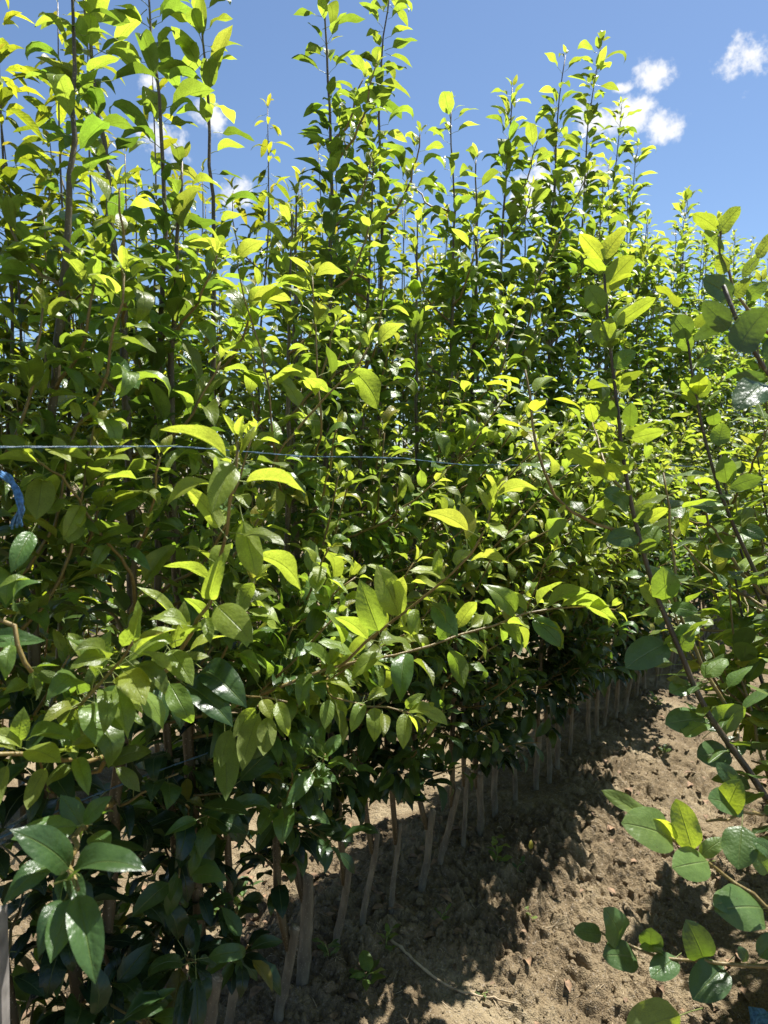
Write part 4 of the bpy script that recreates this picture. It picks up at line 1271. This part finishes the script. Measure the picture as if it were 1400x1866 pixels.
# nearest cherry row: heights chosen from the tips that show above the pears
CHL = {2.66: 'cherry tree with the tall thin drooping tip in the blue gap', 1.52: 'cherry tree tip showing at the far left edge against the sky', 2.92: 'shorter cherry tip just right of the tall drooping one'}
CH_Y = {2.66: 212, 1.52: 235, 2.92: 325}


def cherry_label(t):
    if t in CHL:
        return CHL[t]
    if t < 1.52:
        return 'cherry tree behind the dense pear leaves at the far left edge'
    k, what = (1.52, 'the cherry tip at the far left edge') if t < 2.66 else ((2.66, 'the tall drooping cherry tip') if t < 2.92 else (2.92, 'the shorter cherry tip in the blue gap'))
    n = sum(1 for x in CH_T if k < x < t and min(abs(x - c) for c in CHL) > .1)
    return ['first', 'second', 'third', 'fourth', 'fifth', 'sixth', 'seventh', 'eighth', 'ninth', 'tenth', 'eleventh', 'twelfth'][n] + ' cherry tree right of ' + what


t = 1.2
CH_T = []
while t < 5.2:
    CH_T.append(round(t, 2)); t += .21
for t in sorted(set([x for x in CH_T if min(abs(x - k) for k in CHL) > .1] + list(CHL))):
    D = depth_of(-2.75, t); q = rowpt(-2.75, t)
    y = CH_Y.get(t, float(np.interp(700 + FPX * q.x / D, *SKYLINE)) + rng.uniform(5, 75))
    back_tree(-2.75, t, min(3.3, CAM_H + (859 - y) / FPX * D), t < 4.2 and (t in CHL or int(t * 100) % 2 == 0), cherry_label(t))
for p, t0, t1, st in ((-2.75, 5.3, 13, .6), (-4.25, 1.4, 9, .4), (-5.75, 2.0, 8, .5)):
    t = t0
    while t < t1:
        back_tree(p, t + rng.uniform(-.05, .05), rng.uniform(2.4, 2.75) if p > -3 else rng.uniform(2.6, 3.0), False, {-2.75: 'far cherry tree in the first row behind the pears', -4.25: 'cherry tree in the second row behind the pears', -5.75: 'cherry tree in the third row behind the pears'}[p])
        t += st


# ------------------------------------------------------------------ twine, rope, stake
def twine(label, p, z0, t0, t1, sag, r):
    pts = []
    n = 60
    for i in range(n):
        t = t0 + (t1 - t0) * i / (n - 1)
        pts.append(rowpt(p + .01 * math.sin(t * 5), t, z0 + sag * math.sin(t * 2.3) + .004 * math.sin(t * 11)))
    base = pts[0].copy()
    V, F = [], []
    for k in range(2):                                        # two strands laid round each other
        Q = []
        m = 700
        for i in range(m):
            s = i / (m - 1) * (n - 1); j = min(int(s), n - 2)
            c = pts[j].lerp(pts[j + 1], s - j)
            a = i * .9 + k * math.pi
            Q.append(c - base + Vector((-SA * 0 + CA * math.cos(a), -SA * math.cos(a), math.sin(a))) * r * .55)
        tv, tf = tube(Q, [r * .62] * m, 4)
        o = len(V); V += tv; F += [tuple(q + o for q in f) for f in tf]
    o = link('twine', mesh_from('twine', V, F, [M_TWINE]), None, base)
    tag(o, label, 'twine', 'blue twine along the row')


twine('upper blue twine stretched level across the foliage at eye height', P_LEFT + .36, 1.424, .1, 9, .010, .0013)
twine('lower blue twine running through the dark leaves near the stumps', P_LEFT + .07, .79, .1, 9, .012, .0017)


def rope():
    base = at(-30, 850, 1.1)
    V, F = [], []
    rs = random.Random(4)
    main = smooth_path([at(-70, 845, 1.12), at(-20, 852, 1.1), at(15, 872, 1.09), at(34, 905, 1.08), at(40, 930, 1.08), at(30, 955, 1.09)], 40)
    for k in range(9):
        ph = rs.uniform(0, 6.28); rad = rs.uniform(.001, .0052)
        Q = []
        for i, c in enumerate(main):
            a = ph + i * .28
            fray = 1 + 1.3 * max(0, (i - 30) / 10) ** 2
            Q.append(c - base + Vector((math.cos(a), math.sin(a) * .5, math.sin(a))) * rad * fray)
        tv, tf = tube(Q, [.0021] * 40, 5)
        o = len(V); V += tv; F += [tuple(q + o for q in f) for f in tf]
    o = link('rope', mesh_from('rope', V, F, [M_ROPE]), None, base)
    tag(o, 'frayed blue rope end hanging in a curve at the left edge', 'rope')


rope()


def stake():
    b0 = at(-2, 1660, 1.02)
    x, y = b0.x - .013, b0.y
    z0 = gzw(x, y) - .05
    h = b0.z - z0
    import bmesh
    V, F = [], []
    rs = random.Random(2)
    n = 10
    for i in range(n):
        f = i / (n - 1)
        w = .0135 + rs.uniform(-.0006, .0006)
        dx = .006 * f
        for sx, sy in ((-1, -1), (-.2, -1.08), (1, -1), (1.06, .1), (1, 1), (-1, 1)):
            V.append((sx * w + dx + rs.uniform(-.0004, .0004), sy * w * .8, h * f + (sx * .004 if i == n - 1 else 0)))
    for i in range(n - 1):
        for k in range(6):
            a, b_ = i * 6 + k, i * 6 + (k + 1) % 6
            F.append((a, b_, b_ + 6, a + 6))
    F.append(tuple((n - 1) * 6 + k for k in range(6)))
    o = link('stake', mesh_from('stake', V, F, [M_STAKE], False), None, (x, y, z0))
    tag(o, 'weathered grey wooden stake at the lower left corner', 'stake')


stake()


# ------------------------------------------------------------------ weeds, dry stalk, fallen bits
M_WEED = leaf_material('weed_leaf', dict(PEAR, up=[(.13, .19, .04), (.08, .14, .035), (.045, .09, .03)], tr=[(.45, .58, .05), (.32, .46, .04), (.18, .30, .03)]), rough=.45)
WEED_LEAVES = [leaf_mesh('weed_leaf', k, lr.uniform(.4, 1.1), lr.uniform(.2, .6), lr.uniform(.1, .25), lr.uniform(.8, 1.0), .1, lr, M_WEED) for k in ('pear', 'broad', 'cherry', 'pear')]


def weed(px, py, n, L0, hgt, age, label):
    q, d = ground_at(px, py)
    q = Vector((q.x, q.y, gzw(q.x, q.y)))
    root = thing('weed', q, label, 'weed', 'small weeds on the soil')
    P = smooth_path([Vector((0, 0, -.01)), Vector((rng.uniform(-.01, .01), 0, hgt * .5)), Vector((rng.uniform(-.02, .02), rng.uniform(-.01, .01), hgt))], 6)
    V, F = tube(P, [.0022 - .0002 * i for i in range(6)], 5)
    link('stem', mesh_from('stem', V, F, [M_PET]), root)
    for k in range(n):
        f = (k + .5) / n
        c, _ = along(P, path_len(P) * f)
        a = k * 2.4 + rng.uniform(-.3, .3)
        X = Vector((math.cos(a), math.sin(a), rng.uniform(.1, .7)))
        put_leaf(root, q, q + c + X.normalized() * .004, X, UPZ + Vector((rng.uniform(-.3, .3), rng.uniform(-.3, .3), 0)), L0 * rng.uniform(.7, 1.15), rng.choice(WEED_LEAVES), age + rng.uniform(-.1, .1))


weed(902, 1572, 9, .055, .085, .3, 'leafy green weed lit by the sun at the foot of the row')
weed(668, 1792, 7, .065, .03, .35, 'rosette weed with broad serrated leaves beside the nearest stumps')
weed(705, 1730, 9, .035, .06, .4, 'bushy little weed at the root of the dry stalk')
weed(803, 1682, 4, .03, .02, .3, 'tiny two-leaved seedling on the sunny ridge')
weed(944, 1590, 4, .025, .035, .9, 'dull grey-green seedling beside the yellow fallen leaf')
weed(965, 1672, 4, .025, .012, .2, 'tiny seedling with one bright leaf in the middle of the path')
weed(1210, 1375, 5, .04, .03, .5, 'low weed on the ridge edge far along the path')
weed(1195, 1285, 7, .06, .05, .6, 'low green tuft at the end of the visible stumps')
weed(880, 1818, 4, .02, .012, .6, 'speck of green seedling below the dry stalk')
weed(440, 1660, 12, .07, .07, .75, 'shaded patch of weed behind the thin pale stump')
weed(395, 1670, 10, .06, .05, .7, 'shaded weed left of the thin pale stump')
weed(600, 1745, 6, .045, .03, .7, 'dark weed hidden between two near stumps')


def stalk(pix, r0, r1, label):
    pts = []
    for x, y in pix:
        q, d = ground_at(x, y)
        pts.append(Vector((q.x, q.y, gzw(q.x, q.y) + r0 * 1.2)))
    P = smooth_path(pts, 30)
    P = [Vector((q.x, q.y, max(q.z, gzw(q.x, q.y) + r0 * .7))) for q in P]
    base = P[0].copy()
    V, F = tube([q - base for q in P], [(r0 + (r1 - r0) * i / 29) * (1.25 if i % 7 == 3 else 1) for i in range(30)], 7, True, .06, rng)
    o = link('dry_stalk', mesh_from('dry_stalk', V, F, [M_STRAW]), None, base)
    tag(o, label, 'dry stalk', 'dry stalks on the soil')


stalk([(712, 1722), (752, 1752), (800, 1790), (848, 1815), (895, 1828), (945, 1838)], .0045, .002, 'long pale dry weed stalk lying across the path')
stalk([(395, 1555), (375, 1580), (362, 1600)], .002, .0015, 'short bent dry twig in the sun behind the row')
stalk([(988, 1703), (1010, 1692), (1028, 1683)], .0015, .001, 'thin straw on the sunny soil in the middle of the path')
stalk([(1085, 1812), (1100, 1795)], .0014, .001, 'thin straw in the leaf shadow at the bottom of the path')
stalk([(215, 1755), (232, 1735), (243, 1720)], .002, .0015, 'pale straw among the litter at the lower left')


def litter():
    """straw, root bits and curled dead leaves strewn over the soil"""
    rs = random.Random(21)
    V, F = [], []
    V2, F2 = [], []
    for _ in range(900):
        if rs.random() < .5:
            p = rs.uniform(-2.1, -1.2); t = rs.uniform(.5, 2.6)
        else:
            p = rs.uniform(-1.2, .1); t = rs.uniform(1.0, 5)
        c = rowpt(p, t); a = rs.uniform(0, 6.28); ln = rs.uniform(.012, .06)
        Q = []
        bend = rs.uniform(-.8, .8)
        for k in range(4):
            f = k / 3 - .5
            x = c.x + math.cos(a + bend * f) * f * ln; y = c.y + math.sin(a + bend * f) * f * ln
            Q.append(Vector((x, y, gzw(x, y) + .0025 + rs.uniform(0, .003))))
        tv, tf = tube(Q, [rs.uniform(.0005, .0011)] * 4, 4)
        o = len(V); V += tv; F += [tuple(q + o for q in f) for f in tf]
    for _ in range(560):
        if rs.random() < .55:
            p = rs.uniform(-2.2, -1.25); t = rs.uniform(.5, 2.4)
        else:
            p = rs.uniform(-1.3, 0); t = rs.uniform(1, 5)
        c = rowpt(p, t); c.z = gz(p, t) + .004
        a = rs.uniform(0, 6.28); ln = rs.uniform(.02, .055); w = ln * rs.uniform(.2, .34)
        X = Vector((math.cos(a), math.sin(a), rs.uniform(-.15, .3))).normalized(); Y = UPZ.cross(X).normalized(); Z = X.cross(Y)
        curl = rs.uniform(.2, .9)
        o = len(V2)
        for i, (s, ww) in enumerate(((0, .1), (.3, 1), (.65, .8), (1, .05))):
            for u in (-1, 0, 1):
                V2.append(tuple(c + X * (s - .5) * ln + Y * u * ww * w + Z * (abs(u) * curl * ww * w + .12 * ln * math.sin(s * 3.1))))
        for i in range(3):
            for k in range(2):
                q = o + i * 3 + k
                F2.append((q, q + 3, q + 4, q + 1))
    o = link('dry_straw', mesh_from('dry_straw', V, F, [M_STRAW]))
    tag(o, 'bits of straw and rootlets strewn over the soil', None, None, 'stuff')
    o = link('dead_leaves', mesh_from('dead_leaves', V2, F2, [M_DEAD]))
    tag(o, 'curled brown dead leaves lying on the soil', None, None, 'stuff')


litter()

# the bright yellow fallen leaf by the foot of the row
q, d = ground_at(966, 1560)
fl = link('fallen_leaf', FINE_LEAVES[2], None, (q.x, q.y, gzw(q.x, q.y) + .012))
fl.scale = (.035, .03, .035); fl.rotation_euler = (.5, -.7, 1.2); fl.color = (0, .8, 1, 1)
tag(fl, 'bright yellow leaf fallen on the soil at the foot of the row', 'fallen leaf')


def cloth():
    """blue denim at the lower right corner, a stand-in sheet laid on the soil"""
    q, d = ground_at(1392, 1862)
    V, F = [], []
    n = 16
    for i in range(n):
        for k in range(n):
            x = (i / (n - 1)) * .34; y = (k / (n - 1)) * .24
            wx = q.x - .10 + x * .92 + y * .25; wy = q.y - .215 + y * .9 + x * .16
            z = gzw(wx, wy) + .03 + .012 * math.sin(i * 1.1 + k * .5) + .008 * math.sin(k * 1.7 - i * .4)
            V.append((wx - q.x, wy - q.y, z - q.z))
    for i in range(n - 1):
        for k in range(n - 1):
            a = i * n + k
            F.append((a, a + n, a + n + 1, a + 1))
    me = mesh_from('denim_cloth', V, F, [M_DENIM])
    o = link('denim_cloth', me, None, q)
    md = o.modifiers.new('thickness', 'SOLIDIFY'); md.thickness = .004
    tag(o, 'edge of faded blue denim in the lower right corner, built as a stand-in sheet', 'cloth')


cloth()
print('leaf objects', N_LEAF, 'objects', len(bpy.data.objects))
